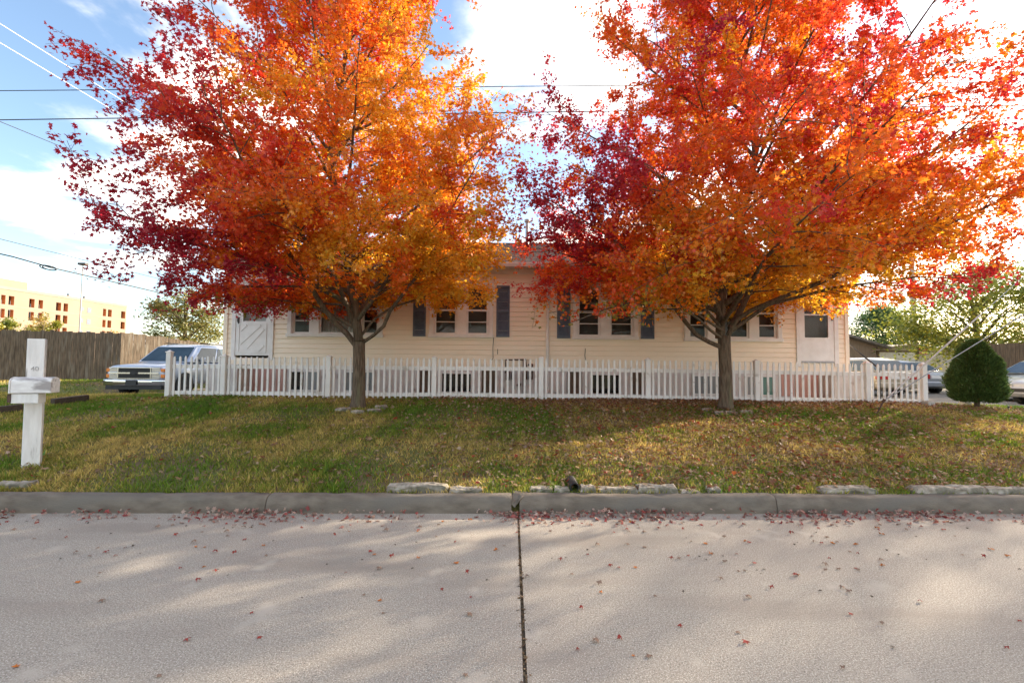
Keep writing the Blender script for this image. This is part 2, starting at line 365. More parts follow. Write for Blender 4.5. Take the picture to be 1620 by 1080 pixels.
# ------------------------------------------------------------------ leaves in bulk
LEAF = np.array([(0, .08), (0, 1), (.2, .52), (.72, .66), (.45, .2), (.62, -.28), (.16, -.1), (0, -.36), (-.16, -.1), (-.62, -.28), (-.45, .2), (-.72, .66), (-.2, .52)])
LTRI = np.array([(0, i, i+1 if i < 12 else 1) for i in range(1, 13)]).ravel()
def leaf_cloud(pos, nrm, tip, size, rng, curl=.16, shape=LEAF, tri=LTRI):
    n = len(pos); nrm = nrm/np.linalg.norm(nrm, axis=1, keepdims=True)
    tip = tip-nrm*np.sum(tip*nrm, 1, keepdims=True); tip /= np.linalg.norm(tip, axis=1, keepdims=True)+1e-9
    sid = np.cross(tip, nrm); k = len(shape)
    u = shape[:, 0][None, :, None]; v = shape[:, 1][None, :, None]
    c = (rng.uniform(-1, 1, (n, 1, 1))*curl+curl*.6)
    h = -c*(u**2*1.3+(v-.1)**2*.5)+rng.normal(0, curl*.25, (n, k, 1))
    S = size[:, None, None]*.5
    V = pos[:, None, :]+S*(u*sid[:, None, :]*rng.uniform(.8, 1.1, (n, 1, 1))+v*tip[:, None, :]+h*nrm[:, None, :])
    Fc = (tri[None, :]+k*np.arange(n)[:, None]).ravel()
    return V.reshape(-1, 3), Fc
LEAF9 = np.array([(0, .08), (0, 1.02), (.2, .46), (.74, .62), (.40, .08), (.5, -.3), (0, -.16), (-.5, -.3), (-.40, .08), (-.74, .62), (-.2, .46)])
LTRI9 = np.array([(0, i, i+1 if i < 10 else 1) for i in range(1, 11)]).ravel()
def ramp(t, stops):
    t = np.clip(t, 0, 1); xs = [s[0] for s in stops]
    return np.stack([np.interp(t, xs, [s[1][i] for s in stops]) for i in range(3)], 1)
MAPLE = [(0, (.84, .50, .035)), (.2, (.86, .37, .02)), (.42, (.82, .20, .015)), (.62, (.80, .105, .02)), (.8, (.70, .05, .035)), (1, (.46, .02, .045))]
def wob(p, s, ph=0):
    x, y, z = p[:, 0]*s, p[:, 1]*s, p[:, 2]*s
    return (np.sin(x*1.9+1.3*np.sin(y*1.1+ph)+ph)+np.sin(y*2.3+1.7*np.sin(z*1.3)+2*ph)+np.sin(z*2.1+1.1*np.sin(x*1.7)+3*ph))/3

# ------------------------------------------------------------------ the two maples
def maple(base, label, seed, drift, rs, limbs, tfun, forkz, leader_r, lowz):
    rng = np.random.default_rng(seed)
    root = empty('maple_tree', base, label, 'tree', 'maples on the front lawn')
    bx, by, bz = base
    hs = [2.3, 2.9, 3.7, 5, 6.5, 8.2, 9.8, 11.2, 12.6, 13.2]; rr = [2.0, 3.7, 4.15, 4.1, 3.7, 2.95, 2.15, 1.4, .5, .05]
    def axis(z): 
        k = np.clip((z-2)/4, 0, 1); k = k*(1-.6*np.clip((z-5)/4, 0, 1)); return np.stack([bx+drift[0]*k, by+drift[1]*k], -1)
    def env(p):                        # 1 on the outline of the crown
        p = np.atleast_2d(p); a = axis(p[:, 2]); d = p[:, :2]-a
        th = np.arctan2(d[:, 1], d[:, 0])
        r = np.interp(p[:, 2], hs, rr)*rs*(1+.09*np.sin(3*th+seed)+.07*np.sin(5*th+2.1*seed+p[:, 2]*1.1)+.06*np.sin(p[:, 2]*3.1+th*2))
        return np.hypot(d[:, 0], d[:, 1])/np.maximum(r, .05)
    wood = MB()
    # trunk with a flare and the leader
    tp = []; tr = []
    for z, r in ((-.08, .21), (.03, .172), (.12, .15), (.3, .136), (.8, .126), (1.25, .124), (forkz-bz, .128)):
        tp.append((bx+.012*math.sin(z*3), by, bz+z)); tr.append(r)
    wood.tube(tp, tr, 14)
    led = []; lr = []
    for i in range(13):
        t = i/12; z = forkz-.05+t*9.6
        a = axis(np.array(z)); s = min(1, t*2.2)
        led.append(Vector((bx*(1-s)+a[0]*s+.1*math.sin(t*9+seed), by*(1-s)+a[1]*s+.1*math.cos(t*7+seed), z))); lr.append(leader_r*(1-t)**.85+.008)
    wood.tube(led, lr, 10)
    def along(pts, t):
        t = t*(len(pts)-1); i = min(int(t), len(pts)-2); return pts[i].lerp(pts[i+1], t-i)
    def grow(p0, d, L, n, up, wig):
        pts = [Vector(p0)]; d = Vector(d).normalized()
        for i in range(n):
            d = (d+Vector(rng.normal(0, wig, 3))+Vector((0, 0, up))).normalized(); pts.append(pts[-1]+d*(L/n))
        return pts
    prim = []
    for pts, r in limbs:
        pts = [Vector(p) for p in pts]
        d = (pts[-1]-pts[-2]).normalized(); pe = pts[-1].copy(); k = 0
        while k < 30 and float(env(np.array(pe))[0]) < .95:
            d = (d+Vector(rng.normal(0, .07, 3))).normalized(); pe = pe+d*.25; pts.append(pe.copy()); k += 1
        prim.append((pts, r*.8, .3))
    NP = 54
    for i in range(NP):
        t = ((i+.5)/NP)**1.05; az = i*2.39996+seed; el = R(14+54*t+rng.uniform(-8, 8))
        p0 = along(led, .02+t*.93); d = Vector((math.cos(az)*math.cos(el), math.sin(az)*math.cos(el), math.sin(el)))
        pe = p0.copy(); L = 0
        while L < 7 and (float(env(np.array(pe))[0]) < .97 and pe.z < 13.0): pe = pe+d*.15; L += .15
        if L < .5: L = .6
        pts = grow(p0, d+Vector((0, 0, .12)), L*rng.uniform(.92, 1.06), 9, -.012, .055)
        prim.append((pts, .013+.0095*L*(1-.4*t), .16))
    NL = 13
    for i in range(NL):
        az = i*2*math.pi/NL+rng.uniform(-.15, .15); t0 = rng.uniform(.02, .10)
        t0 = rng.uniform(.07, .19); p0 = along(led, t0); L = float(np.interp(2.9, hs, rr))*rs*rng.uniform(.88, 1.06); el = R(rng.uniform(4, 20))
        pts = grow(p0, Vector((math.cos(az)*math.cos(el)+drift[0]*.2, math.sin(az)*math.cos(el), math.sin(el))), L, 9, -.022, .05)
        prim.append((pts, .032, .2))
    LP, LN, LT, LB = [], [], [], []
    for pi, (pts, r, s0) in enumerate(prim):
        m = len(pts); L = sum((pts[i+1]-pts[i]).length for i in range(m-1))
        wood.tube(pts, [max(.006, r*(1-.92*i/(m-1))) for i in range(m)], 6, caps=False)
        nb = rng.normal(0, .15)
        ns = max(4, int(L*3.4))
        for j in range(ns):
            s = s0+(1-s0)*(j+rng.uniform(0, .9))/ns; s = min(s, .995)
            p = along(pts, s); q = along(pts, min(1, s+.06)); td = (q-p).normalized() if (q-p).length > 1e-6 else (pts[-1]-pts[-2]).normalized()
            side = td.cross(Vector((0, 0, 1))).normalized(); vv = side.cross(td)
            an = (0 if j % 2 else math.pi)+rng.uniform(-.9, .9)
            d = td*rng.uniform(.55, .95)+(side*math.cos(an)+vv*math.sin(an))*.8
            L2 = min(1.7, (.34*L*(1.12-.75*s)+.25))*rng.uniform(.7, 1.2)
            sp = grow(p, d, L2, 5, -.01, .1)
            if sp[-1].z > lowz(sp[-1])-.1: wood.tube(sp, [max(.004, r*.36*(1-s*.6)*(1-.8*i/5)) for i in range(6)], 4, caps=False)
            nb2 = nb+rng.normal(0, .12)
            n3 = max(3, int(L2*6.2))
            for k in range(n3):
                u = min(.99, .18+.82*(k+rng.uniform(0, .8))/n3)
                p3 = along(sp, u); t3 = (along(sp, min(1, u+.15))-along(sp, max(0, u-.1))).normalized()
                d3 = t3*.8+Vector(rng.normal(0, .55, 3)); L3 = rng.uniform(.28, .6)
                tw = grow(p3, d3, L3, 3, -.05, .14)
                e = float(env(np.array(tw[-1]))[0])
                if tw[-1].z < lowz(tw[-1])+.22*float(wob(np.array([tw[-1]]), 1.3, seed)[0]): continue
                wood.tube(tw, [.0035, .003, .0025, .002], 3, caps=False)
                nl = int(rng.uniform(34, 64)*(1.0 if e < .9 else .85 if e < 1.02 else .5))
                tt = rng.uniform(.1, 1.05, nl); ii = np.clip((tt*3).astype(int), 0, 2); ff = tt*3-ii
                A = np.array(tw); pp = A[ii]*(1-ff[:, None])+A[ii+1]*ff[:, None]+rng.normal(0, .06, (nl, 3))+np.array((0, 0, -.03))
                LP.append(pp); LB.append(np.full(nl, nb2+rng.normal(0, .05)))
    LP = np.concatenate(LP); LB = np.concatenate(LB); n = len(LP)
    LN = rng.normal(0, .62, (n, 3))+np.array((0, 0, .75))
    a = axis(LP[:, 2]); out = np.concatenate([LP[:, :2]-a, np.zeros((n, 1))], 1); out /= np.linalg.norm(out, axis=1, keepdims=True)+.3
    LT = out*.7+rng.normal(0, .55, (n, 3))+np.array((0, 0, -.45))
    size = rng.uniform(.066, .128, n)
    e = np.clip(env(LP), 0, 1.15)
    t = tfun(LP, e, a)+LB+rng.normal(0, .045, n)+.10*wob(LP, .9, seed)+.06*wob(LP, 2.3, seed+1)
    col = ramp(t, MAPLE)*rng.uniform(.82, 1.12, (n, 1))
    ol = (LP[:, 2] < 2.75+.25*wob(LP, 1.7)) & (rng.random(n) < .35)
    col[ol] = np.array((.30, .26, .03))*rng.uniform(.7, 1.2, (ol.sum(), 1))
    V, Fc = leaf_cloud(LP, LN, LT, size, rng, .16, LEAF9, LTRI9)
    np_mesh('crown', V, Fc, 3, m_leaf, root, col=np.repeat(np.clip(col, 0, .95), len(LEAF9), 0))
    wood.build('trunk', m_bark, root, smooth=True)
    print('maple leaves', n)
    return root

T1 = P(566, 650, 10.0); T1.z = zf(T1.x, T1.y)
T2 = P(1148, 650, 10.0); T2.z = zf(T2.x, T2.y)
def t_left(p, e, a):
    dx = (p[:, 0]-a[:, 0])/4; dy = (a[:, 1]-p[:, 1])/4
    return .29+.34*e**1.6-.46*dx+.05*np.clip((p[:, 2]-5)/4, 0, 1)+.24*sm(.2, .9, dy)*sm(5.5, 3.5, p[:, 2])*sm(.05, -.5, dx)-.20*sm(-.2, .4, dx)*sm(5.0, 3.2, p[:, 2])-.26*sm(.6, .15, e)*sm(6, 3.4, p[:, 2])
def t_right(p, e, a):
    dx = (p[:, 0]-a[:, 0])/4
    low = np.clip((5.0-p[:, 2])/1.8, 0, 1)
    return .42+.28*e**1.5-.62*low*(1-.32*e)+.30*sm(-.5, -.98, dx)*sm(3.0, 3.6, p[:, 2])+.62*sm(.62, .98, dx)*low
f1 = 2.12
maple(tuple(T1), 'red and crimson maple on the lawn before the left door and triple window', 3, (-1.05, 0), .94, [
    ([P(562, 545, 10), P(549, 528, 9.95), P(532, 512, 9.85), P(513, 488, 9.7), P(492, 455, 9.4)], .082),
    ([P(572, 543, 10), P(590, 531, 9.85), P(607, 516, 9.7), P(617, 492, 9.5), P(640, 462, 9.2)], .052),
    ([P(572, 530, 10), P(592, 505, 10.1), P(620, 486, 10.2), P(655, 475, 10.3)], .042),
    ([P(562, 520, 10), P(552, 490, 9.7), P(530, 440, 9.0), P(500, 400, 8.2)], .07),
    ([P(567, 505, 10), P(590, 460, 10.5), P(610, 420, 11.2), P(650, 370, 11.8)], .06),
], t_left, f1, .092, lambda p: 2.80+.05*(p.x+4)-.15*float(sm(10, 7, p.y)))
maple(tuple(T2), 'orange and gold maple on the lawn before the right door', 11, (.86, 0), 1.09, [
    ([P(1143, 550, 10), P(1122, 541, 9.9), P(1102, 530, 9.8), P(1085, 510, 9.6), P(1070, 490, 9.4)], .062),
    ([P(1143, 536, 10), P(1125, 523, 9.7), P(1105, 505, 9.3), P(1085, 490, 8.8)], .045),
    ([P(1152, 530, 10), P(1166, 505, 9.95), P(1190, 490, 9.8), P(1235, 471, 9.5), P(1290, 450, 9.1)], .07),
    ([P(1155, 520, 10), P(1172, 490, 10.1), P(1195, 440, 10.3), P(1225, 390, 10.5)], .085),
    ([P(1143, 520, 10), P(1105, 478, 9.5), P(1030, 470, 8.8), P(955, 490, 8.4), P(900, 512, 8.2)], .05),
    ([P(1154, 525, 10), P(1215, 482, 9.8), P(1320, 455, 9.4), P(1450, 438, 9.0), P(1530, 440, 8.8)], .065),
    ([P(1146, 525, 10), P(1090, 488, 9.0), P(1030, 490, 8.4), P(985, 508, 8.1)], .04),
    ([P(1143, 515, 10), P(1132, 480, 9.7), P(1112, 430, 9.1), P(1090, 380, 8.4)], .08),
], t_right, 2.25, .09, lambda p: 2.80-.45*float(sm(4.4, 2.2, p.x))*float(sm(10, 7.5, p.y))+.18*float(sm(6.5, 9, p.x)))

# stones round the trunks
def rock(name, c, sx, sy, sz, m, label, cat, group, rz=0, rg=random):
    mb = MB(); ca, sa = math.cos(rz), math.sin(rz)
    def pt(u, v, w):
        x, y = u*sx/2*rg.uniform(.90, 1.08), v*sy/2*rg.uniform(.80, 1.16)
        return (c[0]+x*ca-y*sa, c[1]+x*sa+y*ca, c[2]+w*sz*rg.uniform(.74, 1.06))
    n = 5
    ring = [(-1, -1)]+[(-1+2*i/n, -1) for i in range(1, n)]+[(1, -1), (1, 0), (1, 1)]+[(1-2*i/n, 1) for i in range(1, n)]+[(-1, 1), (-1, 0)]
    mb.loft([[pt(u, v, -.5) for u, v in ring], [pt(u*1.02, v*1.03, .35) for u, v in ring], [pt(u, v, .8) for u, v in ring], [pt(u*.93, v*.86, 1) for u, v in ring], [pt(u*.5, v*.4, 1.02) for u, v in ring]])
    o = mb.build(name, m, origin=c, bevel=min(.02, sz*.2))
    return tag(o, label, cat, group)
gA = 'flat stones at the foot of the red maple'
for px, py, w, d, lab in ((543, 650, .26, .2, 'grey slab stone left of the red maple foot'), (566, 654, .26, .12, 'pale brick-like stone right in front of the red maple trunk'),
                          (592, 652, .24, .16, 'pale slab stone right of the red maple foot'), (603, 646, .24, .14, 'thin pinkish slab stone farthest right of the red maple foot')):
    g = G(px, py); rock('edging_stone', g, w, d, .07, m_stone, lab, 'stone', gA, random.uniform(-.2, .2))
gB = 'stones at the foot of the gold maple'
for px, py, w, d, lab in ((1148, 655, .44, .14, 'long pale stone slab in front of the gold maple trunk'), (1118, 650, .2, .14, 'small pale stone left of the gold maple foot'),
                          (1180, 653, .24, .14, 'grey stone right of the gold maple foot')):
    g = G(px, py); rock('edging_stone', g, w, d, .06, m_stone, lab, 'stone', gB, random.uniform(-.2, .2))
# limestone blocks along the kerb
gC = 'limestone blocks behind the kerb'
for x0, x1, py, h, lab in ((612, 708, 777, .11, 'longest rough limestone block behind the kerb, left of the broken kerb gap'), (710, 764, 779, .07, 'wedge-shaped limestone block beside the longest block'),
        (838, 875, 779, .08, 'small limestone block nearest the broken kerb gap'), (877, 901, 780, .09, 'stubby limestone block left of the drain pipe'),
        (918, 942, 779, .10, 'stubby limestone block right of the drain pipe'), (945, 1008, 779, .08, 'low limestone block in the run right of the drain pipe'),
        (1010, 1071, 779, .11, 'white-topped limestone block ending the run right of the drain pipe'), (1078, 1106, 781, .05, 'sunken limestone scrap past the drain pipe run'),
        (1120, 1140, 780, .09, 'lone small limestone cube behind the kerb under the gold maple'),
        (1298, 1382, 781, .10, 'long low limestone block by itself right of the gold maple'), (1446, 1505, 781, .12, 'first block of the limestone run below the juniper bush'),
        (1506, 1556, 781, .12, 'mossy middle block of the limestone run below the juniper bush'), (1558, 1625, 781, .10, 'last block of the limestone run at the photo right edge'),
        (-12, 50, 772, .09, 'flat pale limestone slab behind the kerb beside the mailbox')):
    g0, g1 = G(x0, py), G(x1, py); c = (g0+g1)/2; c.z = zf(c.x, c.y); c.y += .03
    rock('limestone_block', c, abs(g1.x-g0.x)*.97, .15, h*.72, m_stone, lab, 'stone block', gC, random.uniform(-.04, .04))
g = G(908, 777)
pipe = empty('drain_pipe', g, 'black drain pipe end poking out between limestone blocks behind the kerb', 'pipe')
rings = []
mb = MB()
for k in range(16):
    a, b = 2*math.pi*k/16, 2*math.pi*(k+1)/16
    def q(an, r, y): return (g.x+math.cos(an)*r, g.y+y, g.z+.055+math.sin(an)*r)
    for r, y0, y1 in ((.055, -.06, .3), (.043, -.06, .3)): mb.face([q(a, r, y0), q(b, r, y0), q(b, r, y1), q(a, r, y1)])
    mb.face([q(a, .055, -.06), q(b, .055, -.06), q(b, .043, -.06), q(a, .043, -.06)])
    mb.face([q(a, .043, .2), q(b, .043, .2), (g.x, g.y+.2, g.z+.055)])
mb.build('pipe_wall', m_plastic, pipe, smooth=True)

# ------------------------------------------------------------------ the house
YW = 12.6
def HX(px, py=530): return P(px, py, YW).x
def HZ(px, py): return P(px, py, YW).z
XL, XR = HX(357.5), HX(1338.5); YB = YW+8.4
ZS, ZE = 1.47, 4.2
house = empty('house', ((XL+XR)/2, YW, .75), 'long cream clapboard duplex house with slate blue shutters behind white picket fence', 'house')
def rect(px0, px1, py0, py1):
    pm = (px0+px1)/2; return (HX(px0), HX(px1), HZ(pm, py1), HZ(pm, py0))
DOORL = rect(374, 427, 442, 562); DOORR = rect(1265, 1318, 452, 573)
W_L = rect(461, 600, 449, 528); W_1 = rect(685, 774, 453, 529); W_2 = rect(912, 1003, 456, 532); W_R = rect(1088, 1230, 456, 535)
OPEN = [DOORL, DOORR, W_L, W_1, W_2, W_R]
mb = MB(); z = ZS; ch = .128
while z < ZE-.01:
    z1 = min(z+ch, ZE); zc = (z+z1)/2
    segs = [(XL, XR)]
    for (a, b, c, d) in OPEN:
        if c-.03 < zc < d+.03:
            new = []
            for (s, e) in segs:
                if b <= s or a >= e: new.append((s, e)); continue
                if a > s: new.append((s, a))
                if b < e: new.append((b, e))
            segs = new
    for s, e in segs:
        mb.face([(s, YW-.022, z+.012), (e, YW-.022, z+.012), (e, YW-.004, z1), (s, YW-.004, z1)])
        mb.face([(s, YW+.016, z+.012), (e, YW+.016, z+.012), (e, YW-.022, z+.012), (s, YW-.022, z+.012)])
        mb.face([(s, YW-.004, z), (e, YW-.004, z), (e, YW+.016, z), (s, YW+.016, z)])
        mb.face([(s, YW+.016, z), (e, YW+.016, z), (e, YW+.016, z+.012), (s, YW+.016, z+.012)])
        mb.face([(s, YW+.12, z), (s, YW+.12, z1), (e, YW+.12, z1), (e, YW+.12, z)])
    for x, sgn in ((XL, -1), (XR, 1)):                                     # end walls
        q = [(x+sgn*.016, YW, z), (x+sgn*.016, YB, z), (x+sgn*.001, YB, z1), (x+sgn*.001, YW, z1)]
        mb.face(q); mb.face([(x, YW, z), (x, YB, z), (x+sgn*.016, YB, z), (x+sgn*.016, YW, z)])
    mb.face([(XL, YB, z), (XR, YB, z), (XR, YB, z1), (XL, YB, z1)])
    z = z1
mb.build('wall', m_siding, house)
fl = MB().box((XL+.05, YW+.15, ZS-.12), (XR-.05, YB-.05, ZS-.02)).build('floor_deck', m_tan, house)
MB().box((XL-.02, YW-.03, .45), (XR+.02, YB+.02, ZS-.003)).build('foundation', m_found, house)
for x in (XL, XR):
    cb = MB(); cb.box((x-.05, YW-.045, ZS-.02), (x+.05, YW-.018, ZE)); cb.box((x-.045, YW-.02, ZS-.02), (x+.045, YW+.06, ZE)); cb.build('corner_board', m_siding, house)
# roof: hip with overhang
ov = .42; EZ = 4.22; RZ = 5.92
a = [(XL-ov, YW-ov, EZ), (XR+ov, YW-ov, EZ), (XR+ov, YB+ov, EZ), (XL-ov, YB+ov, EZ)]
hd = (YB-YW)/2+ov; r0, r1 = (XL-ov+hd, YW+hd-ov, RZ), (XR+ov-hd, YW+hd-ov, RZ)
rf = MB()
NC = 26
def lerp(p, q, t): return tuple(p[i]+(q[i]-p[i])*t for i in range(3))
for (p, q, s, e) in ((a[0], a[1], r0, r1), (a[1], a[2], r1, r1), (a[2], a[3], r1, r0), (a[3], a[0], r0, r0)):
    for i in range(NC):
        t0, t1 = i/NC, (i+1)/NC
        A, B, C1, D = lerp(p, s, t0), lerp(q, e, t0), lerp(q, e, t1), lerp(p, s, t1)
        up = .022
        rf.face([(A[0], A[1], A[2]+up), (B[0], B[1], B[2]+up), (C1[0], C1[1], C1[2]+.004), (D[0], D[1], D[2]+.004)])
        rf.face([A, B, (B[0], B[1], B[2]+up), (A[0], A[1], A[2]+up)])
roof = rf.build('roof', m_roof, house)
MB().tube([lerp(r0, r1, -.02), lerp(r0, r1, 1.02)], .05, 8).build('ridge_cap', m_roof, roof)
vx = P(834, 360, 16.4).x
MB().tube([(vx, 16.5, RZ-.15), (vx, 16.5, RZ+.78)], .06, 10).tube([(vx, 16.5, RZ+.72), (vx, 16.5, RZ+.80)], .1, 10).build('vent_pipe', m_steel, roof)
MB().box((XL-ov+.02, YW-ov+.02, EZ-.06), (XR+ov-.02, YB+ov-.02, EZ-.025)).build('soffit', m_white, house)
MB().box((XL-.04, YW-.05, EZ-.2), (XR+.04, YW-.018, EZ-.062)).build('frieze_board', m_white, house)
gt = MB()
prof = [(0, 0), (-.03, -.10), (-.09, -.105), (-.125, -.03), (-.125, 0), (-.115, 0), (-.112, -.03), (-.085, -.095), (-.035, -.09), (-.012, 0)]
gt.loft([[(x, YW-ov-.003+p[0], EZ+.015+p[1]) for p in prof] for x in (XL-ov, XR+ov)])
gt.build('gutter', m_white, house)
dx = HX(866)
ds = MB().tube([(dx+.02, YW-ov-.05, EZ-.09), (dx+.02, YW-ov-.05, EZ-.16), (dx, YW-.09, EZ-.36), (dx, YW-.07, EZ-.5), (dx, YW-.07, .98), (dx, YW-.22, .86)], .042, 8)
ds.build('downspout', m_white, house)
# windows
def sash(mb, x0, x1, z0, z1, y, w=.045, t=.03):
    mb.box((x0, y, z0), (x0+w, y+t, z1)); mb.box((x1-w, y, z0), (x1, y+t, z1))
    mb.box((x0+w, y+.001, z0), (x1-w, y+t-.001, z0+w)); mb.box((x0+w, y+.001, z1-w), (x1-w, y+t-.001, z1))
def window(rc, panes, casing=.10, curtain=(), fixed=()):
    x0, x1, z0, z1 = rc; mb = MB(); y = YW-.055
    mb.box((x0-casing, y, z0-.001), (x0+.01, YW+.02, z1+.001)); mb.box((x1-.01, y, z0-.001), (x1+casing, YW+.02, z1+.001))
    mb.box((x0-casing, y-.004, z1), (x1+casing, YW+.02, z1+.115)); mb.box((x0-casing-.02, y-.03, z0-.085), (x1+casing+.02, YW+.02, z0))
    ps = [(HX(a), HX(b)) for a, b in panes]
    for i in range(len(ps)-1): mb.box((ps[i][1], YW-.045, z0), (ps[i+1][0], YW+.05, z1))
    for i, e in ((0, x0), (-1, x1)):
        a, b = (e, ps[0][0]) if i == 0 else (ps[-1][1], e)
        if b-a > .01: mb.box((a+.011 if i == 0 else a, YW-.035, z0), (b if i == 0 else b-.011, YW+.05, z1))
    w = mb.build('window', m_white, house, bevel=.006)
    zm = (z0+z1)/2
    for i, (a, b) in enumerate(ps):
        s = MB()
        if i in fixed: sash(s, a, b, z0, z1, YW-.01)
        else:
            sash(s, a, b, zm-.02, z1, YW-.02); sash(s, a, b, z0, zm+.024, YW+.012)
            s.box((a+.046, YW-.012, z0+(z1-z0)*.25), (b-.046, YW+.008, z0+(z1-z0)*.25+.022))
        s.build('sash', m_white, w)
        g = MB().face([(a+.01, YW+.022, z0+.01), (b-.01, YW+.022, z0+.01), (b-.01, YW+.022, z1-.01), (a+.01, YW+.022, z1-.01)])
        g.build('pane', m_glass, w)
        if i in curtain:
            c = MB(); n = 60; rows = []
            for zz_ in (z0+.02, z1-.02):
                rows.append([(a+(b-a)*k/n, YW+.11+.025*math.sin(k*1.25)+.01*math.sin(k*.4), zz_) for k in range(n+1)])
            c.loft(rows, closed=False, caps=False); c.build('curtain', m_curtain, w, smooth=True)
        else:
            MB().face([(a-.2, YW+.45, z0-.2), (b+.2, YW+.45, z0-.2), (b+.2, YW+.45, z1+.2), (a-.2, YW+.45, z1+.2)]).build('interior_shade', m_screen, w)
    return w
window(W_L, [(463, 491), (505, 568), (573, 598)], curtain=(1,), fixed=(1,))
window(W_1, [(687, 722), (738, 772)])
window(W_2, [(914, 949), (965, 1001)])
window(W_R, [(1090, 1118), (1132, 1184), (1199, 1228)], fixed=(1,))
def shutter(px0, px1, py0, py1):
    x0, x1, z0, z1 = rect(px0, px1, py0, py1); s = MB(); y = YW-.05; zm = (z0+z1)/2
    s.box((x0, y, z0), (x0+.05, YW-.014, z1)); s.box((x1-.05, y, z0), (x1, YW-.014, z1))
    for c in (z0, zm-.03, z1-.06): s.box((x0+.05, y+.002, c), (x1-.05, YW-.014, c+.06))
    n = 16
    for lo, hi in ((z0+.06, zm-.03), (zm+.03, z1-.06)):
        for k in range(n):
            zz_ = lo+(hi-lo)*k/n; d = (hi-lo)/n
            s.face([(x0+.05, y+.012, zz_), (x1-.05, y+.012, zz_), (x1-.05, y+.03, zz_+d), (x0+.05, y+.03, zz_+d)])
            s.face([(x0+.05, y+.03, zz_), (x1-.05, y+.03, zz_), (x1-.05, y+.012, zz_), (x0+.05, y+.012, zz_)])
    s.build('shutter', m_shutter, house)
shutter(653.5, 673.5, 450, 532); shutter(785, 806, 452, 533); shutter(881, 902, 454, 535); shutter(1013.5, 1034.5, 455, 536)
# doors
def door(rc, glass, kind):
    x0, x1, z0, z1 = rc; t = MB(); c = .11; y = YW-.05
    t.box((x0-c, y, z0-.12), (x0-.003, YW+.02, z1)); t.box((x1+.003, y, z0-.12), (x1+c, YW+.02, z1)); t.box((x0-c, y-.003, z1+.003), (x1+c, YW+.02, z1+.13))
    f = t.build('door_frame', m_white, house, bevel=.005)
    gx0, gx1, gz0, gz1 = glass; d = MB(); ya, yb = YW-.035, YW+.01
    d.box((x0, ya, z0), (gx0, yb, z1)); d.box((gx1, ya, z0), (x1, yb, z1)); d.box((gx0, ya, z0), (gx1, yb, gz0)); d.box((gx0, ya, gz1), (gx1, yb, z1))
    if kind == 'x':
        pz0, pz1 = z0+.06, gz0-.06; pa, pb = x0+.07, x1-.07
        d.box((pa, ya-.012, pz1-.03), (pb, ya, pz1)); d.box((pa, ya-.012, pz0), (pb, ya, pz0+.03)); d.box((pa, ya-.0125, pz0+.03), (pa+.03, ya, pz1-.03)); d.box((pb-.03, ya-.0125, pz0+.03), (pb, ya, pz1-.03))
        for o in (-.09, .09):
            d.bar((pa+.14+o, ya-.006, pz0+.18-o*.6), (pb-.12+o*.5, ya-.006, pz1-.10-o*.6), .05, .014, up=(0, 1, 0))
        d.bar((pa+.06, ya-.007, pz1-.2), (pa+.22, ya-.007, pz1-.05), .04, .014, up=(0, 1, 0)); d.bar((pb-.22, ya-.007, pz0+.05), (pb-.06, ya-.007, pz0+.2), .04, .014, up=(0, 1, 0))
    dd = d.build('door', m_white, house)
    MB().face([(gx0, YW-.01, gz0), (gx1, YW-.01, gz0), (gx1, YW-.01, gz1), (gx0, YW-.01, gz1)]).build('pane', m_glass, dd)
    MB().face([(gx0-.1, YW+.2, gz0-.1), (gx1+.1, YW+.2, gz0-.1), (gx1+.1, YW+.2, gz1+.1), (gx0-.1, YW+.2, gz1+.1)]).build('inner_door', m_screen if kind == 's' else m_curtain, dd)
    if kind == 's':
        zb = HZ(1290, 498); MB().box((gx0, ya-.004, zb-.018), (gx1, YW-.012, zb+.018)).build('glass_rail', m_white, dd)
        MB().box((x0+.02, ya-.02, z0-.02), (x1-.02, ya-.001, z0+.03)).build('sweep', m_steel, dd)
    hx = x0+.07 if kind == 'x' else x1-.045; hz = HZ(377, 507) if kind == 'x' else HZ(1315, 502)
    MB().box((hx-.018, ya-.012, hz-.09), (hx+.018, ya-.001, hz+.09)).tube([(hx, ya-.045, hz-.05), (hx, ya-.06, hz), (hx, ya-.04, hz+.06)], .013, 6).build('handle', m_dark, dd)
gl = rect(385, 421, 452, 508); door(DOORL, gl, 'x')
gr = rect(1272, 1309, 462, 534); door(DOORR, gr, 's')
# basement windows, slatted shutters, coloured foundation panels
def bwin(px0, px1, py0, py1, mats):
    x0, x1, z0, z1 = rect(px0, px1, py0, py1); y = YW-.03; mb = MB(); c = .045
    sash(mb, x0-c, x1+c, z0-c, z1+c, y-.03, c, .03); n = len(mats)
    for i in range(1, n): xx = x0+(x1-x0)*i/n; mb.box((xx-.018, y-.028, z0), (xx+.018, y-.001, z1))
    w = mb.build('basement_window', m_white, house)
    for i, m in enumerate(mats):
        a, b = x0+(x1-x0)*i/n, x0+(x1-x0)*(i+1)/n
        MB().face([(a, y-.006, z0), (b, y-.006, z0), (b, y-.006, z1), (a, y-.006, z1)]).build('pane', m, w)
bwin(464, 506, 588, 616, [m_dglass, m_paleglass]); bwin(550, 592, 589, 617, [m_paleglass, m_paleglass])
bwin(701, 746, 591, 619, [m_dglass]); bwin(934, 978, 593, 622, [m_dglass])
bwin(1096, 1136, 595, 622, [m_paleglass, m_paleglass]); bwin(1180, 1221, 596, 624, [m_paleglass, m_greenglass])
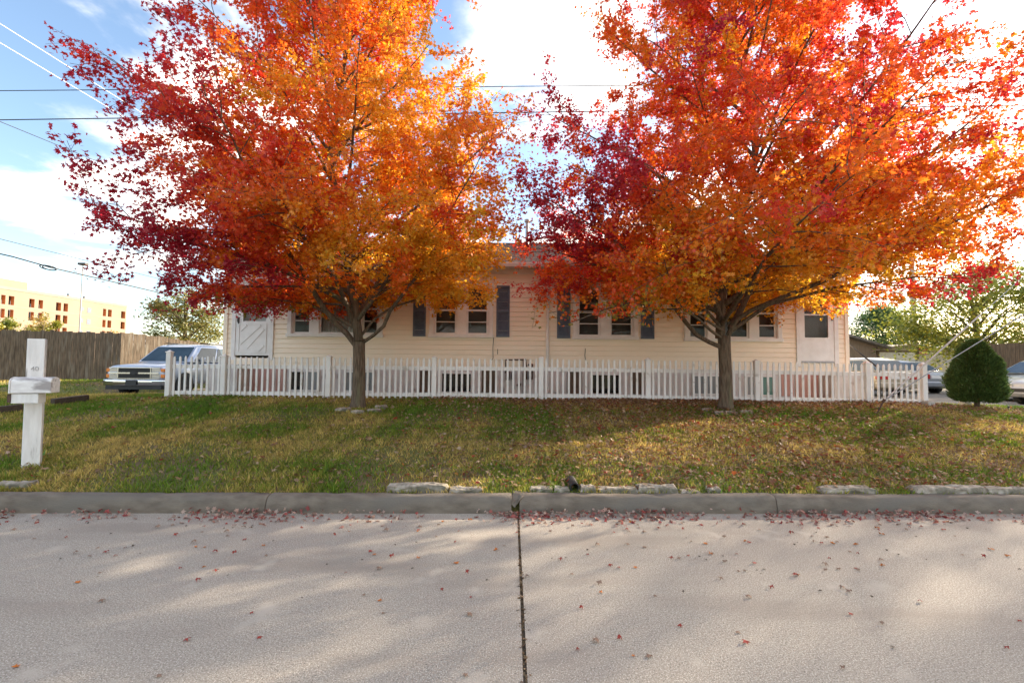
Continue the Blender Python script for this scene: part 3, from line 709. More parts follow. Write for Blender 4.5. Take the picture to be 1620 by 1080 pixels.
def louver(px0, px1, py0, py1):
    x0, x1, z0, z1 = rect(px0, px1, py0, py1); y = YW-.058; s = MB()
    s.box((x0, y, z0), (x0+.025, YW-.031, z1)); s.box((x1-.025, y, z0), (x1, YW-.031, z1)); s.box((x0+.025, y+.001, z0), (x1-.025, YW-.031, z0+.025)); s.box((x0+.025, y+.001, z1-.025), (x1-.025, YW-.031, z1))
    n = 11
    for k in range(n):
        za = z0+.025+(z1-z0-.05)*k/n; d = (z1-z0-.05)/n
        s.face([(x0+.025, y+.004, za), (x1-.025, y+.004, za), (x1-.025, y+.026, za+d), (x0+.025, y+.026, za+d)])
        s.face([(x0+.025, y+.026, za), (x1-.025, y+.026, za), (x1-.025, y+.004, za), (x0+.025, y+.004, za)])
    s.build('slatted_shutter', m_brownslat, house)
for px0, px1, py in ((666, 683, 0), (763, 784, 0), (897, 920, 2), (997, 1018, 3)): louver(px0, px1, 586+py, 620+py)
def panel(px0, px1, py0, py1):
    x0, x1, z0, z1 = rect(px0, px1, py0, py1); MB().box((x0, YW-.055, z0), (x1, YW-.0305, z1)).build('foundation_panel', m_pink, house)
panel(401, 437, 580, 624); panel(440, 456, 580, 618); panel(1233, 1252, 587, 626); panel(1255, 1291, 587, 628)
# stoops under the doors
for rc, pxs in ((DOORL, (352, 399)), (DOORR, (1293, 1352))):
    x0, x1 = HX(pxs[0]), HX(pxs[1])
    st = MB().box((x0, YW-.62, .6), (x1, YW-.032, rc[2]-.24)); st.build('stoop', m_found, house, bevel=.01)
# thin cables on the siding
for pts in ([(781, 534), (780, 550), (780.5, 566), (776, 573)], [(787.5, 552), (787.5, 560)], [(781, 437), (781, 446)], [(926, 551), (925, 562), (926, 570), (929, 575)]):
    MB().tube([(HX(a_), YW-.026, HZ(a_, b_)) for a_, b_ in pts], .008, 5).build('wall_cable', m_wire, house)
# gas meters
gm = empty('gas_meter', (HX(817), YW-.14, zf(HX(817), YW-.2)), 'rusty gas meter piping with two boxes on the foundation under the blue shutter', 'gas meter')
y = YW-.12
def hp(px, py, yy=None): p = P(px, py, YW-.12); return (p.x, yy or y, p.z)
MB().tube([hp(800, 590), hp(800, 569), hp(832, 568.5), hp(833, 582), hp(833, 600)], .022, 7).tube([hp(828, 569), hp(828, 600), hp(828, 612), (hp(828, 612)[0], y, zf(HX(828), y)-.05)], .02, 7).tube([hp(836, 578), hp(838, 574), hp(842, 576), hp(842, 590)], .022, 7).build('pipe', m_rust, gm, smooth=True)
for a, b, c, d in ((800, 806.5, 587, 601), (809, 812, 588, 600), (836.5, 843, 587, 600)):
    p, q = hp(a, d), hp(b, c); MB().box((p[0], y-.05, p[2]), (q[0], y+.07, q[2])).build('meter', m_rust, gm, bevel=.015)
p = hp(821, 609); MB().tube([(p[0]-.03, y, p[2]-.03), (p[0]+.04, y, p[2]+.05)], [.05, .035], 8).build('regulator', m_rust, gm)
# handrail of the side steps
hr = empty('handrail', (HX(1345), YW+.3, .62), 'dark sloping handrail beside the right end of the house', 'handrail')
MB().tube([P(1341, 543, 12.75), P(1366, 563, 12.3), P(1391, 583, 11.9)], .02, 6).build('rail', m_dark, hr)
p = P(1391, 583, 11.9); MB().tube([p, (p.x, p.y, zf(p.x, p.y)-.05)], .018, 6).build('post', m_dark, hr)

# ------------------------------------------------------------------ white picket fence
def FY(x): return 10.98-.012*x
def fx(px):
    x = 0
    for _ in range(6): x = P(px, 600, FY(x)).x
    return x
fence = empty('picket_fence', (0, 10.98, zf(0, 10.98)), 'long white picket fence along the front of the house', 'fence')
posts = [fx(p) for p in (267, 354, 520, 687, 856, 1025, 1197, 1372, 1461)]
def gz(x): return float(np.interp(x, [-8.2, -4, 1, 6, 9.6], [P(280, 627, FY(-8)).z, P(520, 629, FY(-4)).z, P(880, 632, FY(1)).z, P(1200, 637, FY(6)).z, P(1461, 642, FY(9)).z]))
for i, x in enumerate(posts):
    y, z0 = FY(x), gz(x); h = 1.02 if i in (0,) else .935; w = .053
    pm = MB().box((x-w, y-w, zf(x, y)-.15), (x+w, y+w, z0+h)).build('post', m_vinyl, fence, bevel=.006)
    c = MB().box((x-w-.012, y-w-.012, z0+h), (x+w+.012, y+w+.012, z0+h+.022)); n = len(c.v)
    c.loft([[(x-w, y-w, z0+h+.022), (x+w, y-w, z0+h+.022), (x+w, y+w, z0+h+.022), (x-w, y+w, z0+h+.022)], [(x-.008, y-.008, z0+h+.06), (x+.008, y-.008, z0+h+.06), (x+.008, y+.008, z0+h+.06), (x-.008, y+.008, z0+h+.06)]])
    c.build('post_cap', m_vinyl, pm)
for i in range(len(posts)-1):
    xa, xb = posts[i]+.053, posts[i+1]-.053; L = xb-xa; n = max(3, round(L/.131)); mb = MB(); rl = MB()
    for k in range(n):
        x = xa+L*(k+.5)/n; y = FY(x); z0 = gz(x)-.01; hw = .024; dr = random.uniform(-.008, .008); x += random.uniform(-.004, .004)
        pk = [(x-hw, y-.012, z0), (x+hw, y-.012, z0), (x+hw, y-.012, z0+.90+dr), (x+.012, y-.012, z0+.945+dr), (x-.012, y-.012, z0+.945+dr), (x-hw, y-.012, z0+.90+dr)]
        mb.prism(pk, (0, .024, 0))
    pan = mb.build('picket_panel', m_vinyl, fence, bevel=.003, seg=1)
    for zr in (.09, .70):
        for (xx0, xx1) in ((xa, xb),):
            rl = MB(); pa, pb = (xx0, FY(xx0)+.034, gz(xx0)+zr), (xx1, FY(xx1)+.034, gz(xx1)+zr)
            rl.bar(pa, pb, .04, .085); rl.build('rail', m_vinyl, pan)

# ------------------------------------------------------------------ mailbox
g = G(50, 737)
mbx = empty('mailbox', g, 'old white mailbox on a thick leaning white post behind the kerb', 'mailbox')
D0 = g.y
def rot(x, y, a): return (x*math.cos(a)-y*math.sin(a), x*math.sin(a)+y*math.cos(a))
def post_ring(c, w, a): return [(c[0]+rot(u*w, v*w, a)[0], c[1]+rot(u*w, v*w, a)[1], c[2]) for u, v in ((-1, -1), (1, -1), (1, 1), (-1, 1))]
pb = P(50, 735, D0); pt_ = P(59.5, 536, D0); ang = R(38)
MB().loft([post_ring((g.x, g.y, g.z-.15), .086, ang), post_ring(tuple(pb.lerp(pt_, .33)), .086, ang), post_ring(tuple(pb.lerp(pt_, .66)), .084, ang), post_ring(tuple(pt_), .084, ang)]).build('post', m_oldwhite, mbx, bevel=.008)
ma = R(20); cc0 = P(57, 621, D0-.22)
def bxp(u, v, w): x, y = rot(u, v, ma); return (cc0.x+x, cc0.y+y, cc0.z+w)
arch = [(-.105, 0), (.105, 0), (.105, .135)]+[(.105*math.cos(t), .135+.06*math.sin(t)) for t in np.linspace(.25, math.pi-.25, 9)]+[(-.105, .135)]
MB().loft([[bxp(u, v, w) for v, w in arch] for u in (-.20, -.1, .1, .19)]).build('box_shell', m_oldbox, mbx, bevel=.008)
MB().loft([[bxp(u, v*1.05, w*1.03-.002) for v, w in arch] for u in (-.216, -.202)]).build('box_door', m_oldbox, mbx, bevel=.004)
pl = MB()
for u0, u1, v0, v1, w0, w1 in ((-.20, .06, -.08, .09, -.125, -.006),):
    pts = [bxp(u, v, w0) for u, v in ((u0, v0), (u1, v0), (u1, v1), (u0, v1))]; pl.prism(pts, (0, 0, w1-w0))
pl.build('bracket', m_oldwhite, mbx, bevel=.006)
MB().prism([bxp(-.202, -.09, -.11), bxp(-.23, -.09, -.11), bxp(-.23, -.05, -.11), bxp(-.202, -.05, -.11)], (0, 0, .1)).build('hinge', m_rust, mbx)
# faded numerals on the post face
e1 = Vector((math.cos(ang), math.sin(ang), 0))
fn = Vector((math.sin(ang), -math.cos(ang), 0)); pc = pb.lerp(pt_, .745)+fn*.088
text_mesh('house_numerals', '40', .08, m_blackmark, mbx, pc-origin_of(mbx), (R(90), R(-3), ang), .001)

wd = MB(); gw_ = G(58, 729); rw = random.Random(4)
for k in range(26):
    a = rw.uniform(0, 6.28); L = rw.uniform(.06, .17); w_ = rw.uniform(.006, .013); o_ = Vector((gw_.x+rw.uniform(-.05, .05), gw_.y+rw.uniform(-.03, .03), gw_.z-.01)); t_ = Vector((math.cos(a)*L*.6, math.sin(a)*L*.6, L)); s_ = Vector((-math.sin(a)*w_, math.cos(a)*w_, 0))
    wd.face([o_-s_*.5, o_+s_*.5, o_+t_*.55+s_, o_+t_, o_+t_*.55-s_])
tag(wd.build('weed', M('weed_green', (.09, .19, .03), (.14, .24, .045), scale=12, rough=.7), origin=tuple(gw_)), 'green weed sprouting at the foot of the white mailbox post', 'weed')
# ------------------------------------------------------------------ timbers on the left
for px0, py0, px1, py1, lab in ((83, 641, 138, 634, 'dark landscape timber lying in the grass right of the mailbox'), (-8, 655, 36, 650, 'dark landscape timber lying in the grass left of the mailbox')):
    a0, b0 = G(px0, py0), G(px1, py1); mb = MB(); mb.bar(a0+Vector((0, 0, .05)), b0+Vector((0, 0, .05)), .15, .17)
    tag(mb.build('landscape_timber', m_tie, origin=tuple(a0), bevel=.012), lab, 'timber', 'landscape timbers')

# ------------------------------------------------------------------ board fences
def board_fence(pts, h, m, label, name='board_fence', bw=.14):
    rg = random.Random(len(label)); root = empty(name, (pts[0][0], pts[0][1], zf(*pts[0][:2])), label, 'fence')
    bd, ra = MB(), MB()
    for (x0, y0), (x1, y1) in zip(pts[:-1], pts[1:]):
        L = math.hypot(x1-x0, y1-y0); n = int(math.ceil(L/bw)); tx, ty = (x1-x0)/L, (y1-y0)/L; nx, ny = ty, -tx
        for i in range(n):
            s = i*bw+.004; e = s+bw-.008; o = rg.uniform(-.006, .006); zb = zf(x0+tx*s, y0+ty*s)+rg.uniform(.01, .04); zt_ = zf(x0+tx*s, y0+ty*s)+h+rg.uniform(-.035, .035)
            q = [(x0+tx*s+nx*o, y0+ty*s+ny*o, zb), (x0+tx*e+nx*o, y0+ty*e+ny*o, zb), (x0+tx*e+nx*o, y0+ty*e+ny*o, zt_+rg.uniform(-.01, .01)), (x0+tx*s+nx*o, y0+ty*s+ny*o, zt_)]
            bd.prism(q, (-nx*.02, -ny*.02, 0))
        for zz_ in (.35, h-.3):
            ra.bar((x0-nx*.06, y0-ny*.06, zf(x0, y0)+zz_), (x1-nx*.06, y1-ny*.06, zf(x1, y1)+zz_), .05, .09)
    bd.build('boards', m, root); ra.build('rail', m, root)
board_fence([(-34, 12.2), (P(0, 560, 17.6).x, 17.6), (P(190, 560, 18.9).x, 18.9), (P(350, 560, 22.2).x, 22.2), (-6, 24.5)], 1.86, m_wood, 'weathered grey board fence behind the parked SUV')
board_fence([(P(1526, 560, 20.6).x, 20.6), (P(1640, 560, 20.0).x, 20.0), (36, 19.2)], 2.15, m_woodb, 'brown board fence behind the juniper bush')

# ------------------------------------------------------------------ cars
def wheel(root, x, y, r, w, side):
    t = MB(); n = 20
    def ring(rad, xx): return [(xx, y+math.cos(2*math.pi*k/n)*rad, r+math.sin(2*math.pi*k/n)*rad) for k in range(n)]
    s = side
    t.loft([ring(r*.6, x), ring(r*.95, x), ring(r, x+s*w*.15), ring(r, x+s*w*.8), ring(r*.94, x+s*w), ring(r*.64, x+s*w)], caps=False)
    wh = t.build('wheel', m_rubber, root, smooth=True)
    c = MB().loft([ring(r*.65, x+s*w*.97), ring(r*.60, x+s*w*.9), ring(r*.25, x+s*w*.86), ring(r*.2, x+s*w*1.0), ring(.01, x+s*w*1.02)], caps=False)
    c.build('rim', m_steel, wh, smooth=True)
def car(name, label, loc, rz, kind, paint):
    root = empty(name, (0, 0, 0), label, 'car' if kind != 'suv' else 'SUV', None)
    if kind == 'suv':
        S = [(0, .80, 1.02, .50), (.04, .90, 1.05, .48), (.25, .96, 1.09, .46), (1.3, .98, 1.17, .42), (2.0, .985, 1.2, .42), (4.7, .98, 1.2, .42), (5.0, .96, 1.18, .5), (5.08, .9, 1.12, .55)]
        gb = (1.22, 5.02, .93, 1.18); gtp = (2.02, 4.86, .74, 1.80); wr, wy, mid = .38, (.95, 3.95), (2.15, 3.05, 3.95)
    else:
        S = [(0, .62, .62, .30), (.06, .76, .68, .26), (.35, .86, .74, .22), (1.3, .88, .90, .2), (2.2, .89, .94, .2), (3.7, .88, .95, .2), (4.2, .86, .96, .24), (4.5, .80, .90, .3), (4.58, .72, .84, .36)]
        gb = (1.22, 4.05, .82, .92); gtp = (2.05, 3.3, .60, 1.38); wr, wy, mid = .31, (.85, 3.55), (2.1, 2.95, 3.6)
        if kind == 'wagon': gb = (1.22, 4.4, .82, .92); gtp = (2.0, 3.85, .62, 1.40)
    def sec(y, w, t, b):
        h = t-b
        half = [(0, t+.015), (.55*w, t+.008), (.86*w, t-.02), (.965*w, t-.09*h-.02), (w, t-.36*h), (.995*w, t-.6*h), (.96*w, b+.12*h), (.86*w, b)]
        return [(x, y, z) for x, z in half]+[(-x, y, z) for x, z in half[::-1][:-1]]
    bd = MB().loft([sec(*s) for s in S]).build('body', paint, root, smooth=True, bevel=.02)
    # greenhouse: pillars and roof
    y0, y1, w0, z0 = gb; y2, y3, w1, z1 = gtp
    def lev(t, inset=0):
        ya, yb, w, z = y0+(y2-y0)*t, y1+(y3-y1)*t, w0+(w1-w0)*t, z0+(z1-z0)*t
        return ya, yb, w, z
    rings = []
    for t, s in ((0, 1), (.5, 1.008), (.88, 1.0), (1.0, .93), (1.04, .70)):
        ya, yb, w, z = lev(min(t, 1.0)); z = z if t <= 1 else z1+.05
        cy = (ya+yb)/2; ya, yb = cy-(cy-ya)*(s if t > .9 else 1), cy+(yb-cy)*(s if t > .9 else 1); w *= s
        rings.append([(-w*.9, ya, z), (w*.9, ya, z), (w, ya+.14, z), (w, cy, z), (w, yb-.14, z), (w*.88, yb, z), (-w*.88, yb, z), (-w, yb-.14, z), (-w, cy, z), (-w, ya+.14, z)])
    MB().loft(rings).build('roof', paint, root, smooth=True, bevel=.03)
    def gl(name, pts, push):
        pv = [Vector(p)+Vector(push) for p in pts]; MB().face(pv).build(name, m_carglass, root)
    def pt3(t, end, u): ya, yb, w, z = lev(t); return (u*w*.84, ya if end == 'f' else yb, z)
    gl('windshield', [pt3(.06, 'f', -1), pt3(.06, 'f', 1), pt3(.88, 'f', 1), pt3(.88, 'f', -1)], (0, -.014, .008))
    gl('rear_window', [pt3(.12, 'r', 1), pt3(.12, 'r', -1), pt3(.86, 'r', -1), pt3(.86, 'r', 1)], (0, .014, .01))
    for sx in (-1, 1):
        es = [None]+list(mid)
        def sp(t, yy, f): 
            ya, yb, w, z = lev(t); lo, hi = ya+.2, yb-.2
            return (sx*w*1.004, lo+(hi-lo)*f, z)
        fr = ((0, .36), (.39, .68), (.71, 1)) if kind != 'sedan' else ((0, .48), (.52, 1))
        for a, b in fr: gl('side_window', [sp(.08, 0, a), sp(.08, 0, b), sp(.86, 0, b), sp(.86, 0, a)][::sx], (sx*.012, 0, 0))
        for yy in wy:
            ws = max(s[1] for s in S); wheel(root, sx*(ws-.21), yy, wr, .215, sx)
            n = 18; ar = [(sx*(ws+.003), yy+math.cos(a)*wr*1.16, wr+.02+math.sin(a)*wr*1.16) for a in np.linspace(-.3, math.pi+.3, n)]
            MB().prism(ar, (-sx*.05, 0, 0)).build('wheel_arch', m_plastic, root)
        MB().box((sx*(w0+.02)-.06*(sx < 0)*1.0, y0+.55, z0+.02), (sx*(w0+.02)+.14*(sx > 0)-.08*(sx < 0), y0+.68, z0+.17)).build('mirror', paint, root, bevel=.03)
    if kind == 'suv':
        MB().box((-.50, -.02, .66), (.50, .06, .98)).build('grille', m_plastic, root)
        MB().box((-.78, -.045, .80), (.78, -.0205, .845)).box((-.80, -.03, .985), (.80, .03, 1.005)).box((-.80, -.032, .635), (.80, .03, .658)).box((-.525, -.034, .66), (-.502, .02, .985)).box((.502, -.034, .66), (.525, .02, .985)).build('grille_trim', m_chrome, root)
        e = [(-.13, -.026), (-.05, -.026), (-.045, -.045), (.045, -.045), (.05, -.026), (.13, -.026), (.11, .026), (.05, .026), (.045, .045), (-.045, .045), (-.05, .026), (-.11, .026)]
        MB().prism([(x, -.047, .823+z) for x, z in e], (0, -.012, 0)).build('emblem', m_plastic, root)
        for sx in (-1, 1):
            for a, b in ((.86, .97), (.67, .785)):
                MB().box((min(sx*.53, sx*.79), -.015, a), (max(sx*.53, sx*.79), .06, b)).build('headlight', m_lens, root, bevel=.008)
                MB().box((min(sx*.80, sx*.915), .005, a), (max(sx*.80, sx*.915), .12, b)).build('turn_signal', m_amber, root, bevel=.01)
        bp = []
        for z, o in ((.42, 0), (.46, .02), (.60, .02), (.625, -.02)):
            bp.append([(x, -.10-o+.13*abs(x)**3, z) for x in np.linspace(-1.0, 1.0, 11)]+[(x, .12+.05*abs(x), z) for x in np.linspace(1.0, -1.0, 11)])
        MB().loft(bp).build('front_bumper', m_chrome, root, smooth=True, bevel=.01)
        MB().box((-.95, -.09, .535), (.95, -.02, .56)).box((-.88, -.04, .30), (.88, .15, .43)).build('bumper_trim', m_plastic, root)
        MB().box((-.17, -.155, .44), (.17, -.14, .60)).build('license_plate', m_plastic, root)
        for zz_ in (.69, .72, .75, .78, .87, .90, .93, .96): MB().box((-.49, -.028, zz_-.006), (.49, -.0205, zz_+.006)).build('grille_bar', m_rubber, root)
        for sx in (-1, 1): MB().box((sx*.62-.02, 2.3, 1.86), (sx*.62+.02, 4.6, 1.90)).build('roof_rail', m_plastic, root)
    else:
        L = S[-1][0]
        for sx in (-1, 1):
            MB().box((min(sx*.30, sx*.80), L-.06, .64), (max(sx*.36, sx*.80), L+.02, .84)).build('tail_light', m_red, root, bevel=.02)
            MB().box((min(sx*.42, sx*.76), -.03, .52), (max(sx*.42, sx*.76), .12, .64)).build('headlight', m_lens, root, bevel=.03)
        MB().box((-.26, L-.04, .66), (.26, L+.024, .80)).build('license_plate', m_white, root)
        for a, b, nm in ((-.07, .12, 'front_bumper'), (L-.1, L+.1, 'rear_bumper')):
            MB().box((-.80, a, .32), (.80, b, .54)).build(nm, paint, root, bevel=.05, seg=3)
        MB().box((-.42, -.075, .40), (.42, -.02, .50)).build('grille', m_plastic, root)
    root.location = loc; root.rotation_euler = (0, 0, rz); return root
sx_, sy_ = P(213, 600, 15.3).x, 15.3
car('parked_suv', 'pale silver-blue SUV parked facing the street left of the house', (sx_, sy_, zf(sx_, sy_+1.5)-.005), R(1.5), 'suv', m_silver)
def put(px, D): x = P(px, 600, D).x; return x
x = put(1421, 17.4); car('parked_car', 'champagne wagon with red tail lights parked behind the fence end', (x, 17.4+4.58, zf(x, 19)), R(180), 'wagon', m_champ)
x = put(1483, 19.6); car('parked_car', 'silver sedan with white license plate parked between the champagne wagon and the juniper bush', (x, 19.6+4.58, zf(x, 21)), R(180), 'sedan', m_silv2)
x = put(1592, 15.5); car('parked_car', 'grey-green sedan whose hood shows right of the juniper bush', (x-.1, 15.7, zf(x, 16)), R(-78), 'sedan', m_grey)
x = put(1612, 13.4); car('parked_car', 'white car at the photo right edge before the grey-green sedan', (x+.1, 13.2, zf(x, 14)), R(-84), 'sedan', m_suvwhite)

# ------------------------------------------------------------------ juniper bush
def bush():
    rng = np.random.default_rng(5); g = G(1546, 646); bx, by, bz = g
    root = empty('juniper_bush', g, 'dense dark green cone-shaped juniper bush at the end of the picket fence', 'bush')
    H, Rm = 1.46, .50; n = 26000
    h = rng.beta(1.35, 1.5, n); prof = np.interp(h, [0, .06, .22, .4, .65, .85, .95, 1], [.6, .86, 1, .98, .78, .5, .27, .03])
    th = rng.uniform(0, 2*math.pi, n); lump = 1+.06*np.sin(th*5+h*9)+.07*np.sin(th*3-h*14)+.12*(rng.random(n) < .04)+.03*np.sin(th*11+h*23)
    rad = prof*Rm*lump*np.sqrt(rng.uniform(.55, 1.0, n))*rng.uniform(.96, 1.05, n)
    pos = np.stack([bx+np.cos(th)*rad, by+np.sin(th)*rad, bz+.14+h*(H-.03)], 1)
    out = np.stack([np.cos(th), np.sin(th), np.full(n, .9)], 1)+rng.normal(0, .45, (n, 3))
    nr = np.cross(out, rng.normal(0, 1, (n, 3)))
    sh = np.array([(0, 0), (0, 1.4), (.16, .5), (.30, .7), (.15, -.1), (-.15, -.1), (-.30, .7), (-.16, .5)])
    tri = np.array([(0, i, i+1 if i < 7 else 1) for i in range(1, 8)]).ravel()
    V, Fc = leaf_cloud(pos, nr, out, rng.uniform(.06, .12, n), rng, .1, sh, tri)
    col = np.array((.068, .118, .03))*rng.uniform(.6, 1.5, (n, 1))+np.array((.03, .02, 0))*rng.random((n, 1))**3
    np_mesh('foliage', V, Fc, 3, m_needle, root, col=np.repeat(col, len(sh), 0))
    w = MB().tube([(bx, by, bz-.1), (bx, by, bz+.3), (bx+.02, by, bz+1.2)], [.055, .05, .02], 8)
    for k in range(40):
        a = k*2.4; z = bz+.15+k*.03; r = .5*(1-k/50); w.tube([(bx, by, z), (bx+math.cos(a)*r, by+math.sin(a)*r, z+r*.5)], [.014, .004], 4)
    w.build('trunk', m_bark, root)
bush()
for px, py, w, lab in ((1528, 643, .17, 'small white concrete block on the ground left of the juniper trunk'), (1469, 643, .16, 'white concrete lump at the foot of the last fence post')):
    g = G(px, py); rock('concrete_block', g, w, .16, .13, m_conc, lab, 'concrete block', None)
g = G(1596, 650)
tag(MB().tube([(g.x, g.y, g.z-.05), (g.x, g.y, g.z+.09)], .012, 6).tube([(g.x, g.y, g.z+.08), (g.x, g.y, g.z+.11)], .022, 6).build('ground_stake', m_dark, origin=tuple(g)), 'short dark metal stake in the ground right of the juniper bush', 'stake')

# ------------------------------------------------------------------ poles and wires
def wire(name, pts, r, m, label, cat='cable', group=None, sag=0):
    p, q = Vector(pts[0]), Vector(pts[-1])
    if len(pts) == 2:
        pts = [p.lerp(q, i/24)-Vector((0, 0, sag*4*(i/24)*(1-i/24))) for i in range(25)]
    return tag(MB().tube(pts, r, 6).build(name, m, origin=tuple(p)), label, cat, group)
gw = 'power lines behind the maples'
wire('power_line', [P(-500, 148, 19), P(2100, 126, 19)], .016, m_wire, 'upper of the two long level power lines crossing behind both maples', 'power line', gw)
wire('power_line', [P(-500, 197, 19), P(2100, 160, 19)], .02, m_wire, 'lower of the two long level power lines crossing behind both maples', 'power line', gw)
gd = 'thin wires descending at the upper left'
for a, b, r, m, lab in (((-60, 0, 14), (330, 245, 30), .011, m_wireg, 'highest pale thin wire descending at the upper left sky'), ((-60, 32, 14), (330, 265, 30), .011, m_wireg, 'second pale thin wire descending at the upper left sky'),
                        ((-60, 168, 14), (300, 315, 30), .012, m_wire, 'dark thin wire descending left of the red maple below the level lines')):
    pa_, pb_ = P(*a), P(*b); wire('service_wire', [pa_-(pb_-pa_)*.5, pb_+(pb_-pa_)], r, m, lab, 'cable', gd)
wire('phone_cable', [P(-60, 363, 15)*1.5-P(300, 453, 28)*.5, P(300, 453, 28)*1.6-P(-60, 363, 15)*.6], .012, m_wire, 'thin cable above the looped cable at left', 'cable')
lc = empty('looped_cable', P(-60, 388, 15), 'thick black cable with a coiled loop hanging in the left sky', 'cable')
MB().tube([P(-60, 388, 15)*4-P(20, 406, 15.5)*3, P(-60, 388, 15), P(20, 406, 15.5), P(80, 423, 16), P(180, 446, 18), P(300, 474, 21), P(300, 474, 21)*2-P(180, 446, 18)], .022, 6).build('strand', m_wire, lc)
mb = MB(); c0 = P(77, 423.5, 15.95); pts = []
for k in range(49):
    a = 2*math.pi*2*k/48; pts.append((c0.x+.26*math.cos(a), c0.y+.05*math.sin(a*.5), c0.z-.05*math.cos(a)+.065*math.sin(a)))
mb.tube(pts, .017, 6); mb.build('coil', m_wire, lc)
pp = P(1447, 545, 40)
up = empty('utility_pole', (pp.x, 40, zf(pp.x, 40)), 'tall pale wooden utility pole rising behind the cream garage', 'utility pole')
MB().tube([(pp.x, 40, .4), (pp.x, 40, 6), (pp.x-.02, 40, 14)], [.25, .21, .16], 10).build('pole', m_pole, up, smooth=True)
MB().box((pp.x-1.3, 39.7, 13.0), (pp.x+1.3, 39.83, 13.15)).build('crossarm', m_pole, up)
# guy wires
A0 = G(1384, 656); A1 = P(1398, 634, A0.y+.02); q1, q2 = P(1552, 497, A0.y+.9), P(1625, 494, A0.y+.4)
ga = empty('guy_anchor', A0, 'rusty ground anchor rod of the guy wires in front of the fence end', 'anchor rod')
MB().tube([A0-Vector((.02, 0, .08)), A1], .014, 6).build('rod', m_rust, ga); MB().tube([A1-Vector((.015, 0, .02)), A1+Vector((.02, 0, .03))], .03, 6).build('eye', m_rust, ga)
def ext(p, q, t): return p+(q-p)*t
g1 = empty('guy_wire', A1, 'steeper guy wire with a thick pale plastic guard in front of the fence end', 'guy wire', 'guy wires at the fence end')
MB().tube([A1, ext(A1, q1, 5.0)], .008, 5).build('strand', m_steel, g1); MB().tube([ext(A1, q1, .03), ext(A1, q1, .99)], .017, 8).build('guard', m_guard, g1)
wire('guy_wire', [A1, ext(A1, q2, 4)], .010, m_steel, 'lower bare guy wire crossing in front of the juniper bush', 'guy wire', 'guy wires at the fence end')
# parking-lot lamp
lp = P(131.5, 418, 52); lb = empty('lot_lamp', (lp.x, 52, .8), 'tall thin parking-lot lamp post before the tan building', 'lamp post')
MB().tube([(lp.x, 52, .6), (lp.x, 52, lp.z)], [.085, .055], 8).build('pole', m_steel, lb)
MB().box((lp.x-.42, 51.75, lp.z-.1), (lp.x+.42, 52.25, lp.z+.14)).build('lamp_head', m_dark, lb, bevel=.04)

# ------------------------------------------------------------------ tan building on the left
HXX = -120.
def hy(px): return HXX/((px-810)/F)
def hz_(px, py): return P(px, py, hy(px)).z
b = empty('tan_building', (HXX, 120, .6), 'long tan multi-storey building with deep brown windows beyond the grey fence', 'building')
Y0, Y1 = 88., hy(197.5); ZT = hz_(60, 465)+.2
wins = [(-30, -22), (-14, -6), (-3, 4), (9, 18), (42, 50.5), (57, 64), (85, 93), (97, 104), (160, 165), (168, 174), (189, 195.5)]
rows = [ZT-2.6-3.25*k for k in range(5)]
wl_ = MB(); dep = .9
segs = []; ys_ = [Y0]
for a, c in wins: ys_ += [hy(a), hy(c)]
ys_.append(Y1)
cuts = [(hy(a), hy(c)) for a, c in wins]
edges = sorted(set(ys_))
zc = sorted([0]+[z for r in rows for z in (r-1.3, r+.85) if z > .5]+[ZT])
for i in range(len(edges)-1):
    ya, yb = edges[i], edges[i+1]; op = any(abs(ya-c[0]) < 1e-6 for c in cuts)
    for j in range(len(zc)-1):
        za, zb = zc[j], zc[j+1]; isw = any(abs(za-(r-1.3)) < 1e-6 for r in rows)
        if op and isw: continue
        wl_.face([(HXX, ya, za), (HXX, yb, za), (HXX, yb, zb), (HXX, ya, zb)])
wl_.face([(HXX, Y1, 0), (HXX-25, Y1, 0), (HXX-25, Y1, ZT), (HXX, Y1, ZT)]); wl_.face([(HXX, Y0, 0), (HXX-25, Y0, 0), (HXX-25, Y0, ZT), (HXX, Y0, ZT)])
wl_.face([(HXX, Y0, ZT), (HXX, Y1, ZT), (HXX-25, Y1, ZT), (HXX-25, Y0, ZT)])
wl_.build('wall', m_hosp, b)
bn = MB()
for r in rows: bn.box((HXX-.2, Y0, r-1.75), (HXX+.05, Y1+.02, r-1.55))
bn.box((HXX-.3, Y0, ZT-.35), (HXX+.10, Y1+.05, ZT+.35)); bn.build('floor_band', m_hband, b)
for r in rows[:4]:
    for ya, yb in cuts:
        w = MB(); za, zb = r-1.3, r+.85
        w.face([(HXX, ya, za), (HXX-dep, ya, za), (HXX-dep, ya, zb), (HXX, ya, zb)]); w.face([(HXX, yb, za), (HXX-dep, yb, za), (HXX-dep, yb, zb), (HXX, yb, zb)])
        w.face([(HXX, ya, za), (HXX, yb, za), (HXX-dep, yb, za), (HXX-dep, ya, za)]); w.face([(HXX, ya, zb), (HXX, yb, zb), (HXX-dep, yb, zb), (HXX-dep, ya, zb)])
        wo = w.build('window', m_hrev, b)
        MB().face([(HXX-dep+.02, ya+.05, za+.05), (HXX-dep+.02, yb-.05, za+.05), (HXX-dep+.02, yb-.05, zb-.05), (HXX-dep+.02, ya+.05, zb-.05)]).build('pane', m_dglass, wo)
    for a, c, up_ in ((123, 129, .35), (135, 141, 0)):
        MB().box((HXX-.1, hy(a), r-.9+up_), (HXX+.03, hy(c), r+.55)).build('flush_window', m_shutter, b)
MB().box((HXX-12, 84, ZT-.1), (HXX-.5, hy(41), hz_(41, 447))).build('penthouse', m_hosp, b)
for px in (116, 141): yy = hy(px); MB().tube([(HXX-2, yy, ZT), (HXX-2, yy, ZT+1.3)], .45, 8).build('roof_vent', m_steel, b)

